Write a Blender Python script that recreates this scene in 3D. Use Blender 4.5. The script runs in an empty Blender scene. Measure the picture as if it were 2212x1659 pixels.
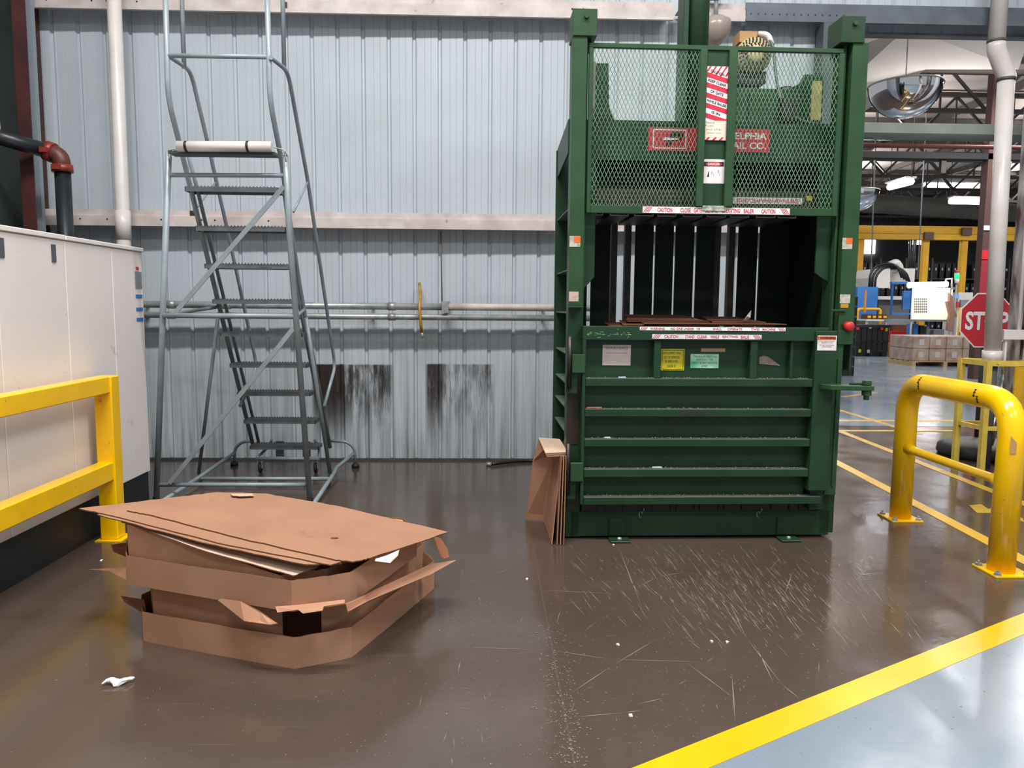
import bpy, math, random
from math import sin, cos, tan, pi, radians, sqrt, floor
from mathutils import Vector, Matrix
random.seed(7)
R = random.Random(11)
SC = bpy.context.scene
COL = SC.collection
def h(s):
    s = s.lstrip('#'); v = [int(s[i:i+2], 16)/255 for i in (0, 2, 4)]
    return tuple(c/12.92 if c <= .04045 else ((c+.055)/1.055)**2.4 for c in v) + (1,)

# ------------------------------------------------------------ camera
FPX, CXP, CYP, CH = 1650., 1106., 829.5, 1.5
PITCH, YAW, ROLL = radians(5.9), radians(1.7), .0085
FW = Vector((sin(YAW)*cos(PITCH), cos(YAW)*cos(PITCH), -sin(PITCH)))
RT = Vector((cos(YAW), -sin(YAW), 0)); UP = RT.cross(FW)
CR = RT*cos(ROLL) + UP*sin(ROLL); CU = -RT*sin(ROLL) + UP*cos(ROLL)
cd = bpy.data.cameras.new('camera'); cam = bpy.data.objects.new('camera', cd); COL.objects.link(cam)
cd.sensor_width = 36; cd.lens = FPX/2212*36; cd.clip_end = 300
m = Matrix((CR, CU, -FW)).transposed().to_4x4(); m.translation = (0, 0, CH)
cam.matrix_world = m; SC.camera = cam
# ------------------------------------------------------------ world, lamps, exposure
W = bpy.data.worlds.new('world'); SC.world = W; W.use_nodes = True
W.node_tree.nodes['Background'].inputs[0].default_value = (.93, .97, 1, 1)
W.node_tree.nodes['Background'].inputs[1].default_value = .47
SC.view_settings.view_transform = 'Standard'; SC.view_settings.look = 'None'
SC.view_settings.exposure = 0.0; SC.view_settings.gamma = 1; SC.view_settings.use_curve_mapping = False
def area(name, loc, sx, sy, power, color=(1, .98, .95), rot=(0, 0, 0)):
    l = bpy.data.lights.new(name, 'AREA'); l.shape = 'RECTANGLE'; l.size = sx; l.size_y = sy
    l.energy = power; l.color = color
    o = bpy.data.objects.new(name, l); COL.objects.link(o); o.location = loc; o.rotation_euler = rot
    return o
area('bay_and_fill_lamp', (-1.0, 2.4, 7.2), 3.4, .35, 520)
area('bay_and_fill_lamp', (3.4, 2.2, 7.2), 2.4, .35, 330)
area('bay_and_fill_lamp', (-1.0, -2.2, 7.0), 2.4, .5, 170)  # frontal fill added behind the camera to lift the shadows
area('bay_and_fill_lamp', (4.2, -1.8, 7.0), 2.4, .5, 220)  # second added fill behind the camera, on the right
for x, y in ((10, 14), (16, 14), (10, 22), (18, 22), (26, 22), (14, 32), (24, 32), (6.5, 10)):
    area('hall_lamp', (x, y, 6.0), 2.4, .6, 330, (1, .98, .96))
    area('added_hall_uplight', (x, y, 6.12), 2.4, .6, 520, (1, .98, .96), (pi, 0, 0))  # extra upward light, added to brighten the roof deck

area('added_hall_uplight', (7.5, 12.2, 4.0), 2.0, .4, 85, (1, .98, .96), (pi, 0, 0))  # no fixture here: added below the soffit to brighten it
# ------------------------------------------------------------ pixel rays (used only to measure)
def ray(x, y):
    u = (x-CXP)/FPX; v = -(y-CYP)/FPX
    return CR*u + CU*v + FW
O0 = Vector((0, 0, CH))
def onY(x, y, Y): r = ray(x, y); return O0 + r*(Y/r.y)
def onX(x, y, X): r = ray(x, y); return O0 + r*(X/r.x)
def onZ(x, y, Z=0.): r = ray(x, y); return O0 + r*((Z-CH)/r.z)

# ------------------------------------------------------------ materials
MATS = {}
def mat(name, c, rough=.5, metal=0., var=.0, vscale=4., c2=None, bump=0., bscale=60., spec=.5, emit=None, estr=0., dirt=None, damt=.0, dscale=1.5, alpha=1., stretch=None):
    if name in MATS: return MATS[name]
    M = bpy.data.materials.new(name); M.use_nodes = True; nt = M.node_tree; N = nt.nodes; L = nt.links
    b = N['Principled BSDF']; col = h(c) if isinstance(c, str) else c
    b.inputs['Base Color'].default_value = col; b.inputs['Roughness'].default_value = rough
    b.inputs['Metallic'].default_value = metal; b.inputs['Specular IOR Level'].default_value = spec
    b.inputs['Alpha'].default_value = alpha
    g = N.new('ShaderNodeNewGeometry'); src = g.outputs['Position']
    if stretch:
        mp = N.new('ShaderNodeMapping'); mp.inputs['Scale'].default_value = stretch
        L.new(src, mp.inputs['Vector']); src = mp.outputs['Vector']
    out = None
    if var > 0 or c2:
        n = N.new('ShaderNodeTexNoise'); n.inputs['Scale'].default_value = vscale; n.inputs['Detail'].default_value = 6
        L.new(src, n.inputs['Vector'])
        mx = N.new('ShaderNodeMix'); mx.data_type = 'RGBA'
        rp = N.new('ShaderNodeMapRange'); rp.inputs['From Min'].default_value = .35; rp.inputs['From Max'].default_value = .68
        L.new(n.outputs['Fac'], rp.inputs['Value']); L.new(rp.outputs['Result'], mx.inputs['Factor'])
        mx.inputs['A'].default_value = col
        mx.inputs['B'].default_value = h(c2) if c2 else tuple(v*(1-var) for v in col[:3])+(1,)
        out = mx.outputs['Result']
    if dirt:
        n = N.new('ShaderNodeTexNoise'); n.inputs['Scale'].default_value = dscale; n.inputs['Detail'].default_value = 10; n.inputs['Roughness'].default_value = .7
        L.new(src, n.inputs['Vector'])
        rp = N.new('ShaderNodeMapRange'); rp.inputs['From Min'].default_value = .60-damt*.25; rp.inputs['From Max'].default_value = .72
        L.new(n.outputs['Fac'], rp.inputs['Value'])
        mx = N.new('ShaderNodeMix'); mx.data_type = 'RGBA'; L.new(rp.outputs['Result'], mx.inputs['Factor'])
        if out: L.new(out, mx.inputs['A'])
        else: mx.inputs['A'].default_value = col
        mx.inputs['B'].default_value = h(dirt); out = mx.outputs['Result']
    if out: L.new(out, b.inputs['Base Color'])
    if bump > 0:
        n = N.new('ShaderNodeTexNoise'); n.inputs['Scale'].default_value = bscale; n.inputs['Detail'].default_value = 4
        L.new(src, n.inputs['Vector']); bp = N.new('ShaderNodeBump'); bp.inputs['Strength'].default_value = bump; bp.inputs['Distance'].default_value = .01
        L.new(n.outputs['Fac'], bp.inputs['Height']); L.new(bp.outputs['Normal'], b.inputs['Normal'])
    if emit:
        b.inputs['Emission Color'].default_value = h(emit); b.inputs['Emission Strength'].default_value = estr
    MATS[name] = M; return M
green = mat('green_paint', '#223f29', .42, spec=.3, c2='#1c3522', vscale=3, dirt='#2b2f24', damt=.1, dscale=3.5)
green_lt = mat('worn_green_paint', '#2c4c30', .42, spec=.3, c2='#254229', vscale=5, dirt='#2c3626', damt=.1, dscale=6)
green_dk = mat('shaded_green_paint', '#0e2013', .6, spec=.2, c2='#0a170e', vscale=3, dirt='#1c1713', damt=.3)  # near-black copy of the green, with the chamber's shade in its colour
edge_mat = mat('scuffed_edge', '#7f8377', .5, .3, c2='#454b3e', vscale=14)
rust = mat('grease_stained_steel', '#2a2520', .5, .3, c2='#3d3026', vscale=12)
brown_st = mat('brown_primer_steel', '#3c2f2d', .6, c2='#2c2424', vscale=6)
maroon = mat('maroon_paint', '#4a2220', .5, c2='#33191a', vscale=4)
black = mat('black_plastic', '#141517', .45, var=.3)
blackm = mat('black_pipe_paint', '#2b2f34', .35, .2, c2='#1d2024', vscale=8)
yellow = mat('yellow_paint', '#f8c400', .2, c2='#eeb600', vscale=5, dirt='#8a6a10', damt=-.12, dscale=14)
yellow_cream = mat('pale_yellow_paint', '#d9c056', .45, c2='#c4a842', vscale=6, dirt='#5d4c1a', damt=0, dscale=14)
yellow_far = mat('crane_yellow_paint', '#d9a514', .5, c2='#b98a10', vscale=.8)
yellow_floor = mat('yellow_floor_paint', '#dfb00c', .28, c2='#d2a406', vscale=3, dirt='#6b5a18', damt=-.2, dscale=18, bump=.05)
yellow_old = mat('faded_floor_paint', '#c9a53c', .25, c2='#b08a30', vscale=4, dirt='#5d4c35', damt=0, dscale=12)
white_e = mat('cream_enclosure_paint', '#e4dcd9', .35, c2='#dcd4d0', vscale=1.2, dirt='#8f877d', damt=-.15, dscale=4)
white_p = mat('white_pvc', '#d8d2cf', .3, c2='#c8c0ba', vscale=3)
white_g = mat('white_girt_paint', '#cfc4c0', .5, c2='#b5a8a4', vscale=6, dirt='#5c3a34', damt=-.1, dscale=9)
grey_g = mat('grey_girt_paint', '#5f6670', .5, c2='#4e545c', vscale=4)
galv = mat('galvanised_steel', '#b4b5b6', .38, .45, c2='#8a8c8e', vscale=9)
ladder_m = mat('grey_ladder_enamel', '#8f9a9f', .38, .1, c2='#7f898f', vscale=6)
tread_m = mat('grey_tread_steel', '#666a6e', .5, .2, c2='#55585c', vscale=12)
card = mat('kraft_cardboard', '#9f7860', .85, spec=.15, c2='#946e57', vscale=3.2, dirt='#856750', damt=-.05, dscale=4)
card_side = mat('lightened_kraft_side', '#b1866c', .85, spec=.15, c2='#a47960', vscale=4, stretch=(1, 1, 1))  # lighter copy for upright faces, its colour making up for weak side light
card_w = mat('pale_cardboard', '#c9ae9b', .85, spec=.15, c2='#bfa38f', vscale=4)
card_e = mat('cardboard_edge', '#7c573f', .9, spec=.1, c2='#5d402d', vscale=90)
card_dk = mat('old_brown_cardboard', '#6b4634', .9, spec=.1, c2='#563628', vscale=6)
red = mat('red_decal', '#c42038', .45)
white = mat('white_decal', '#e4dfe0', .5, c2='#d2cbca', vscale=25)
white_cl = mat('clean_white', '#e8e8e8', .4)
cream = mat('cream_paper', '#e8d5c6', .7, c2='#dcc6b4', vscale=20)
blackd = mat('black_decal', '#121212', .5)
orange = mat('orange_decal', '#e0642a', .5)
yel_d = mat('yellow_decal', '#cfc01e', .5, c2='#b5a818', vscale=20)
grn_d = mat('pale_green_decal', '#b9dcc8', .5, c2='#49b478', vscale=9)
green_b = mat('green_lettering', '#187d4e', .5)
redpipe = mat('red_coupling_paint', '#8e3226', .4, c2='#6e241c', vscale=12)
beige = mat('beige_motor_enamel', '#b6a27e', .45, c2='#9c8966', vscale=10)
chrome = mat('mirror_chrome', '#d8d8dc', .04, 1.0)
red_p = mat('red_plastic', '#c3262a', .4)
blue_p = mat('blue_paint', '#2f6db4', .4)
mach = mat('off_white_machine_enamel', '#cfcdc8', .4, var=.1)
greym = mat('grey_machine_enamel', '#83888c', .45, var=.15)
wood = mat('pallet_wood', '#b3946c', .8, var=.2)
truss_m = mat('dark_truss_steel', '#3a3432', .6, var=.2, vscale=2)
duct_m = mat('dull_duct_steel', '#4f5550', .7, .1, c2='#40453f', vscale=1.5)
tube_m = mat('lit_lamp_tube', '#ffffff', .5, emit='#f4f6ff', estr=9)
board_m = mat('glowing_board', '#f3ead8', .5, emit='#fff2dc', estr=.55)  # glow stands in for light the lamp tube throws on the board
window_m = mat('daylit_pane', '#ffffff', .5, emit='#eef4ff', estr=3)
green_led = mat('green_beacon', '#20d060', .4, emit='#20ff60', estr=3)
cloth = mat('tan_cloth', '#a88070', .9)
wrap = mat('wrapped_carton', '#8d7263', .35, c2='#a8968a', vscale=5)
paper = mat('crumpled_tissue', '#e6e6ea', .8)
rubber = mat('black_rubber', '#1a1b1b', .6)
skirt = mat('black_skirt', '#15181a', .5, c2='#1d2225', vscale=3)

def floor_mat(name, ca, cb, rough0, rough1, spots, spotmax, bs=.08):
    M = bpy.data.materials.new(name); M.use_nodes = True; nt = M.node_tree; N = nt.nodes; L = nt.links
    b = N['Principled BSDF']; g = N.new('ShaderNodeNewGeometry')
    def noise(s, d=8, r=.6, st=None):
        n = N.new('ShaderNodeTexNoise'); n.inputs['Scale'].default_value = s; n.inputs['Detail'].default_value = d; n.inputs['Roughness'].default_value = r
        if st:
            mp = N.new('ShaderNodeMapping'); mp.inputs['Scale'].default_value = st[:3]; mp.inputs['Rotation'].default_value = (0, 0, st[3])
            L.new(g.outputs['Position'], mp.inputs['Vector']); L.new(mp.outputs['Vector'], n.inputs['Vector'])
        else: L.new(g.outputs['Position'], n.inputs['Vector'])
        return n.outputs['Fac']
    def rng(f, a, bb, c=0., d=1.):
        r = N.new('ShaderNodeMapRange'); r.inputs['From Min'].default_value = a; r.inputs['From Max'].default_value = bb
        r.inputs['To Min'].default_value = c; r.inputs['To Max'].default_value = d; L.new(f, r.inputs['Value']); return r.outputs['Result']
    def mix(f, A, B):
        x = N.new('ShaderNodeMix'); x.data_type = 'RGBA'; L.new(f, x.inputs['Factor'])
        for k, v in (('A', A), ('B', B)):
            if isinstance(v, tuple): x.inputs[k].default_value = v
            else: L.new(v, x.inputs[k])
        return x.outputs['Result']
    c = mix(rng(noise(.8), .35, .65), h(ca), h(cb))
    c = mix(rng(noise(25, 4), .5, .8, 0, .5), c, h(cb))
    c = mix(rng(noise(55, 3, .5), spotmax, spotmax+.05), c, h(spots))
    if 'concrete' in name:
        for a, sc in ((.72, (1, 90, 1)), (-.35, (1, 110, 1)), (1.25, (1, 80, 1))):
            c = mix(rng(noise(1.1, 2, .5, sc+(a,)), .735, .78, 0, .3), c, h('#857b72'))
    L.new(c, b.inputs['Base Color'])
    L.new(rng(noise(1.6, 6), .3, .7, rough0, rough1), b.inputs['Roughness'])
    bp = N.new('ShaderNodeBump'); bp.inputs['Strength'].default_value = bs; bp.inputs['Distance'].default_value = .01
    L.new(noise(14, 5), bp.inputs['Height']); L.new(bp.outputs['Normal'], b.inputs['Normal'])
    b.inputs['Specular IOR Level'].default_value = .6
    return M
floor_brown = floor_mat('sealed_brown_concrete', '#51453d', '#463a33', .07, .25, '#a39a90', .735)
floor_blue = floor_mat('blue_grey_floor_paint', '#7b8894', '#727e89', .10, .24, '#4e4a47', .70, .05)

def wall_material():
    M = bpy.data.materials.new('pale_blue_wall_sheet'); M.use_nodes = True; nt = M.node_tree; N = nt.nodes; L = nt.links
    b = N['Principled BSDF']; g = N.new('ShaderNodeNewGeometry'); sp = N.new('ShaderNodeSeparateXYZ'); L.new(g.outputs['Position'], sp.inputs[0])
    def noise(s, d=8, r=.6, st=None):
        n = N.new('ShaderNodeTexNoise'); n.inputs['Scale'].default_value = s; n.inputs['Detail'].default_value = d; n.inputs['Roughness'].default_value = r
        if st:
            mp = N.new('ShaderNodeMapping'); mp.inputs['Scale'].default_value = st
            L.new(g.outputs['Position'], mp.inputs['Vector']); L.new(mp.outputs['Vector'], n.inputs['Vector'])
        else: L.new(g.outputs['Position'], n.inputs['Vector'])
        return n.outputs['Fac']
    def math_(op, a, bb=0.):
        x = N.new('ShaderNodeMath'); x.operation = op
        for i, v in enumerate((a, bb)):
            if isinstance(v, (int, float)): x.inputs[i].default_value = v
            else: L.new(v, x.inputs[i])
        return x.outputs[0]
    def rng(f, a, bb, c=0., d=1.):
        r = N.new('ShaderNodeMapRange'); r.inputs['From Min'].default_value = a; r.inputs['From Max'].default_value = bb
        r.inputs['To Min'].default_value = c; r.inputs['To Max'].default_value = d; L.new(f, r.inputs['Value']); return r.outputs['Result']
    def mix(f, A, B):
        x = N.new('ShaderNodeMix'); x.data_type = 'RGBA'; L.new(f, x.inputs['Factor'])
        for k, v in (('A', A), ('B', B)):
            if isinstance(v, tuple): x.inputs[k].default_value = v
            else: L.new(v, x.inputs[k])
        return x.outputs['Result']
    c = mix(rng(noise(1.5, 4), .3, .7), h('#b9c1c8'), h('#b0b8be'))
    # grime rising from the floor, in vertical streaks
    st = noise(1.0, 6, .6, (22, 1, .8))
    low = rng(sp.outputs['Z'], 0., 1.3, .75, 0.)
    c = mix(math_('MULTIPLY', low, rng(st, .42, .68)), c, h('#5c5c5a'))
    # the rubbed dark patches
    def patch(x0, x1, z0, z1, amt, thr):
        m_ = math_('MULTIPLY', rng(sp.outputs['X'], x0, x0+.03), rng(sp.outputs['X'], x1-.04, x1, 1, 0))
        m_ = math_('MULTIPLY', m_, rng(sp.outputs['Z'], z1-.015, z1, 1, 0))
        m_ = math_('MULTIPLY', m_, rng(sp.outputs['Z'], z0, z0+.55))
        n = noise(1, 8, .75, (15, 1, 2.2))
        return math_('MULTIPLY', math_('MULTIPLY', m_, rng(n, thr-.12, thr+.1)), amt)
    top = rng(sp.outputs['Z'], .76, .9, 0, .5)
    for a in ((-1.66, -.92, .12, .93, .93, .48), (-.60, .06, .12, .94, .8, .52), (-1.70, -1.36, .1, .93, 1, .34), (-.62, -.44, .1, .94, .95, .40), (-1.62, -.95, .3, .93, .8, .46), (-.56,.04,.76,.94,.8,.46)):
        c = mix(patch(*a), c, h('#2f2826'))
    L.new(c, b.inputs['Base Color']); b.inputs['Roughness'].default_value = .42; b.inputs['Specular IOR Level'].default_value = .4
    return M
wall_m = wall_material()
deck_m = mat('grey_brown_roof_deck', '#a99e97', .8, c2='#8f857e', vscale=.6)
hallwall_m = mat('grey_hall_wall', '#7d7a78', .8, c2='#6b6866', vscale=.5)
darkwall_m = mat('dark_green_grey_wall', '#2f3735', .6, c2='#262d2b', vscale=2)

# ------------------------------------------------------------ mesh builder
class MB:
    def __init__(s): s.v = []; s.f = []; s.mi = []; s.sm = []
    def add(s, vs, fs, mi=0, sm=False):
        n = len(s.v); s.v += [Vector(v) for v in vs]
        for f in fs: s.f.append([i+n for i in f]); s.mi.append(mi); s.sm.append(sm)
        return s
    def box(s, a, b, mi=0):
        x0, x1 = sorted((a[0], b[0])); y0, y1 = sorted((a[1], b[1])); z0, z1 = sorted((a[2], b[2]))
        return s.add([(x0,y0,z0),(x1,y0,z0),(x1,y1,z0),(x0,y1,z0),(x0,y0,z1),(x1,y0,z1),(x1,y1,z1),(x0,y1,z1)],
            [(0,3,2,1),(4,5,6,7),(0,1,5,4),(1,2,6,5),(2,3,7,6),(3,0,4,7)], mi)
    def hull8(s, p, mi=0):
        return s.add(p, [(0,3,2,1),(4,5,6,7),(0,1,5,4),(1,2,6,5),(2,3,7,6),(3,0,4,7)], mi)
    def bar(s, p0, p1, w, t, up=(0, 0, 1), mi=0):
        p0 = Vector(p0); p1 = Vector(p1); d = (p1-p0).normalized(); u = Vector(up)
        if abs(d.dot(u)) > .98: u = Vector((1, 0, 0))
        a = d.cross(u).normalized()*(w/2); b = a.cross(d).normalized()*(t/2)
        return s.hull8([p0-a-b, p0+a-b, p1+a-b, p1-a-b, p0-a+b, p0+a+b, p1+a+b, p1-a+b], mi)
    def prism(s, pts, off, mi=0, sm=False):
        n = len(pts); P = [Vector(p) for p in pts]; o = Vector(off)
        s.add(P+[p+o for p in P], [list(range(n))[::-1], list(range(n, 2*n))]+[(i, (i+1) % n, (i+1) % n+n, i+n) for i in range(n)], mi)
        return s
    def tube(s, path, r, n=10, mi=0, caps=True, closed=False):
        P = [Vector(p) for p in path]; rs = r if isinstance(r, (list, tuple)) else [r]*len(P)
        vs = []; prev = None; N = len(P)
        for i, p in enumerate(P):
            if closed: d = (P[(i+1) % N]-P[i-1]).normalized()
            elif i == 0: d = (P[1]-p).normalized()
            elif i == N-1: d = (p-P[i-1]).normalized()
            else: d = ((P[i+1]-p).normalized()+(p-P[i-1]).normalized()).normalized()
            if prev is None:
                u = Vector((0, 0, 1)) if abs(d.z) < .9 else Vector((1, 0, 0)); a = d.cross(u).normalized()
            else: a = (prev-d*prev.dot(d)).normalized()
            prev = a; b = d.cross(a)
            vs += [p+a*rs[i]*cos(2*pi*k/n)+b*rs[i]*sin(2*pi*k/n) for k in range(n)]
        fs = []
        for i in range(N if closed else N-1):
            j = (i+1) % N
            for k in range(n): fs.append((i*n+k, i*n+(k+1) % n, j*n+(k+1) % n, j*n+k))
        s.add(vs, fs, mi, True)
        if caps and not closed:
            m0 = len(s.v)-len(vs)
            s.f.append([m0+k for k in range(n)][::-1]); s.mi.append(mi); s.sm.append(False)
            s.f.append([m0+(N-1)*n+k for k in range(n)]); s.mi.append(mi); s.sm.append(False)
        return s
    def lathe(s, c, prof, n=24, axis='z', mi=0, sm=None):
        if sm is None: sm = n > 10
        vs = []; c = Vector(c)
        for r, t in prof:
            for k in range(n):
                a = 2*pi*k/n
                if axis == 'z': vs.append(c+Vector((r*cos(a), r*sin(a), t)))
                elif axis == 'y': vs.append(c+Vector((r*cos(a), t, r*sin(a))))
                else: vs.append(c+Vector((t, r*cos(a), r*sin(a))))
        fs = [(i*n+k, i*n+(k+1) % n, (i+1)*n+(k+1) % n, (i+1)*n+k) for i in range(len(prof)-1) for k in range(n)]
        return s.add(vs, fs, mi, sm)
    def quad(s, p, mi=0): return s.add(p, [tuple(range(len(p)))], mi)
    def build(s, name, m, parent=None, org=(0, 0, 0), bevel=0., kind=None, label=None):
        me = bpy.data.meshes.new(name); o3 = Vector(org)
        me.from_pydata([tuple(v-o3) for v in s.v], [], s.f)
        for mm in (m if isinstance(m, (list, tuple)) else [m]): me.materials.append(mm)
        me.polygons.foreach_set('material_index', s.mi); me.polygons.foreach_set('use_smooth', s.sm)
        me.update()
        o = bpy.data.objects.new(name, me); COL.objects.link(o)
        if parent is not None: o.parent = parent
        else: o.location = o3
        if bevel:
            b = o.modifiers.new('bevel', 'BEVEL'); b.width = bevel; b.segments = 1; b.limit_method = 'ANGLE'; b.angle_limit = radians(50)
        if kind: o['kind'] = kind
        if label: o['label'] = label
        return o
def fillet(P, r, n=5):
    P = [Vector(p) for p in P]; out = [P[0]]
    for i in range(1, len(P)-1):
        a, b, c = P[i-1], P[i], P[i+1]; rr = min(r, (a-b).length*.45, (c-b).length*.45)
        s0 = b+(a-b).normalized()*rr; s1 = b+(c-b).normalized()*rr
        for k in range(n+1):
            t = k/n; out.append(s0*(1-t)**2+b*2*t*(1-t)+s1*t*t)
    out.append(P[-1]); return out
def thing(name, label, cat, loc=(0, 0, 0), rz=0, group=None, kind=None):
    o = bpy.data.objects.new(name, None); COL.objects.link(o); o.location = loc; o.rotation_euler = (0, 0, rz)
    o.empty_display_size = .1; o['label'] = label
    if kind: o['kind'] = kind
    else: o['category'] = cat
    if group: o['group'] = group
    return o
def tag(o, label, cat, group=None):
    o['label'] = label; o['category'] = cat
    if group: o['group'] = group
    return o
def dup(root, loc, label=None, rz=None):
    r = root.copy(); COL.objects.link(r); r.location = loc
    if rz is not None: r.rotation_euler = (0, 0, rz)
    if label: r['label'] = label
    for ch in list(root.children):
        c = ch.copy(); COL.objects.link(c); c.parent = r
        for g in ch.children:
            d = g.copy(); COL.objects.link(d); d.parent = c
    return r
_tc = {}
def text_geo(body, bold=.0):
    k = (body, bold)
    if k in _tc: return _tc[k]
    cu = bpy.data.curves.new('t', 'FONT'); cu.body = body; cu.size = 1; cu.offset = bold; cu.resolution_u = 3
    cu.align_x = 'CENTER'; cu.space_line = .95
    o = bpy.data.objects.new('t', cu); me = bpy.data.meshes.new_from_object(o)
    vs = [v.co.copy() for v in me.vertices]; fs = [tuple(p.vertices) for p in me.polygons]
    bpy.data.objects.remove(o); bpy.data.meshes.remove(me)
    x0 = min(v.x for v in vs); x1 = max(v.x for v in vs); y0 = min(v.y for v in vs); y1 = max(v.y for v in vs)
    g = [((v.x-x0)/(x1-x0)-.5, (v.y-y0)/(y1-y0)-.5) for v in vs]; _tc[k] = (g, fs); return _tc[k]
def put_text(mb, body, cx, y, cz, w, hh, mi=0, ang=0., shear=0., bold=.02, ax=(1, 0, 0), shearz=0.):
    """flat lettering in the plane spanned by ax and z, at depth y"""
    g, fs = text_geo(body, bold); vs = []
    for a, b in g:
        px = a*w+shear*b*hh; pz = b*hh+shearz*a*w
        q = (px*cos(ang)-pz*sin(ang), px*sin(ang)+pz*cos(ang))
        vs.append((cx+q[0]*ax[0], y+q[0]*ax[1], cz+q[1]))
    mb.add(vs, fs, mi)
def clip_poly(poly, x0, x1, z0, z1):
    def cl(P, f, t):
        o = []
        for i in range(len(P)):
            a, b = P[i-1], P[i]; ia, ib = f(a) >= 0, f(b) >= 0
            if ia != ib:
                k = f(a)/(f(a)-f(b)); o.append((a[0]+(b[0]-a[0])*k, a[1]+(b[1]-a[1])*k))
            if ib: o.append(b)
        return o
    for f in (lambda p: p[0]-x0, lambda p: x1-p[0], lambda p: p[1]-z0, lambda p: z1-p[1]):
        if poly: poly = cl(poly, f, 0)
    return poly

# ============================================================ STRUCTURE
WY = 7.3
fl = MB(); fl.quad([(-9, -3, 0), (45, -3, 0), (45, 52, 0), (-9, 52, 0)])
FLOOR = fl.build('floor', floor_brown); FLOOR['kind'] = 'structure'; FLOOR['label'] = 'scratched brown sealed concrete floor with painted lines'
def fpoly(name, pts, m, z=.002, **k):
    b = MB(); P = [Vector((p[0], p[1], .0001)) for p in pts]
    b.prism(P, (0, 0, z)); return b.build(name, m, FLOOR, **k)
# diagonal walkway line and blue-grey paint beyond it
la, lb = Vector((.479, 2.339)), Vector((2.657, 3.577)); d = (lb-la).normalized(); n = Vector((-d.y, d.x)); wv = -n*.127
A0, A1 = la-d*5, la+d*3.9
fpoly('painted_area', [A0+wv, A0+wv*1+Vector((0, -1)), (8, -2.9), (8, 5.2), A1+wv], floor_blue, .002, label='blue grey painted walkway in the near right corner')
fpoly('painted_line', [A0, A1, A1+wv, A0+wv], yellow_floor, .0035, label='bright yellow diagonal line edging the blue grey walkway')
fpoly('painted_area', [(3.4, 9.55), (30, 9.0), (44, 9), (44, 51), (3.4, 51)], floor_blue, .002, label='blue grey painted floor of the hall beyond the doorway')
def fline(p0, p1, w, m, lab=None):
    a, b = Vector(p0), Vector(p1); dd = (b-a).normalized(); q = Vector((-dd.y, dd.x))*w/2
    fpoly('painted_line', [a+q, b+q, b-q, a-q][::-1], m, .003 if abs(dd.x) < .5 else .0045, **({'label': lab} if lab else {}))
def fl2(pa, pb, w, m, lab): a, b = onZ(*pa), onZ(*pb); fline(a.xy, b.xy, w, m, lab)
fl2((1790, 990), (2260, 1236), .10, yellow_floor, 'yellow line passing behind the pipe guard rail')
fl2((1815, 932), (2250, 1103), .09, yellow_old, 'faded yellow line second from the baler')
fl2((1813, 886), (1985, 938), .09, yellow_old, 'short faded yellow line farthest from the baler')
fl2((1800, 909), (2060, 909), .12, yellow_old, 'farther faded yellow cross line in the doorway')
fl2((1800, 931), (2060, 931), .10, yellow_old, 'nearer faded yellow cross line in the doorway')
fl2((1820, 858), (1890, 848), .1, yellow_old, 'thin faded yellow line by the crate stack')
# worn painted arrow
p = [onZ(*q) for q in ((2093, 1092), (2110, 1108), (2140, 1108), (2212, 1128), (2210, 1121), (2150, 1096), (2135, 1100), (2120, 1090))]
fpoly('painted_arrow', [q.xy for q in p][::-1], yellow_old, .003, label='worn yellow painted arrow behind the guard rail')
# joint in the slab
ja, jb = onZ(1150, 1175), onZ(1242, 1659)
dj = (jb-ja).normalized()
b = MB(); b.bar(ja-dj*-0.0+Vector((0, 0, .0006)), jb+dj*1.5+Vector((0, 0, .0006)), .008, .0008)
b.build('slab_joint', mat('joint_filler', '#4a4038', .5), FLOOR, label='straight grey filled joint in the brown slab')
# scratches and specks lying in the floor finish
b = MB()
sr = random.Random(3)
def ribbon(p0, p1, w):
    p0 = Vector(p0); p1 = Vector(p1); dd = p1-p0
    if dd.length < 1e-4: return
    q = Vector((-dd.y, dd.x)).normalized()*w/2
    z = Vector((0, 0, .0012))
    a = Vector((p0.x, p0.y, 0)); c = Vector((p1.x, p1.y, 0)); q = Vector((q.x, q.y, 0)); mid = (a+c)/2
    b.quad([a+z, mid-q+z, c+z, mid+q+z])
for i in range(620):
    x = sr.gauss(1570, 150); y = sr.gauss(1262, 52)+(x-1570)*.12
    if y < 1172 or y > 1400: continue
    L_ = sr.uniform(5, 60)*(1 if sr.random() < .6 else .35); an = radians(sr.gauss(50, 6))
    a_, c_ = onZ(x, y), onZ(x+L_*cos(an), y+L_*sin(an))
    ribbon(a_.xy, c_.xy, sr.uniform(.0010, .0036))
for i in range(70):
    x = sr.uniform(900, 1900); y = sr.uniform(1190, 1640); an = sr.uniform(0, pi); L_ = sr.uniform(6, 50)
    a_, c_ = onZ(x, y), onZ(x+L_*cos(an), y+L_*sin(an)*.7)
    if (Vector(a_.xy)-la).dot(n) < .05 or (Vector(c_.xy)-la).dot(n) < .05: continue
    ribbon(a_.xy, c_.xy, sr.uniform(.001, .003))
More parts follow.
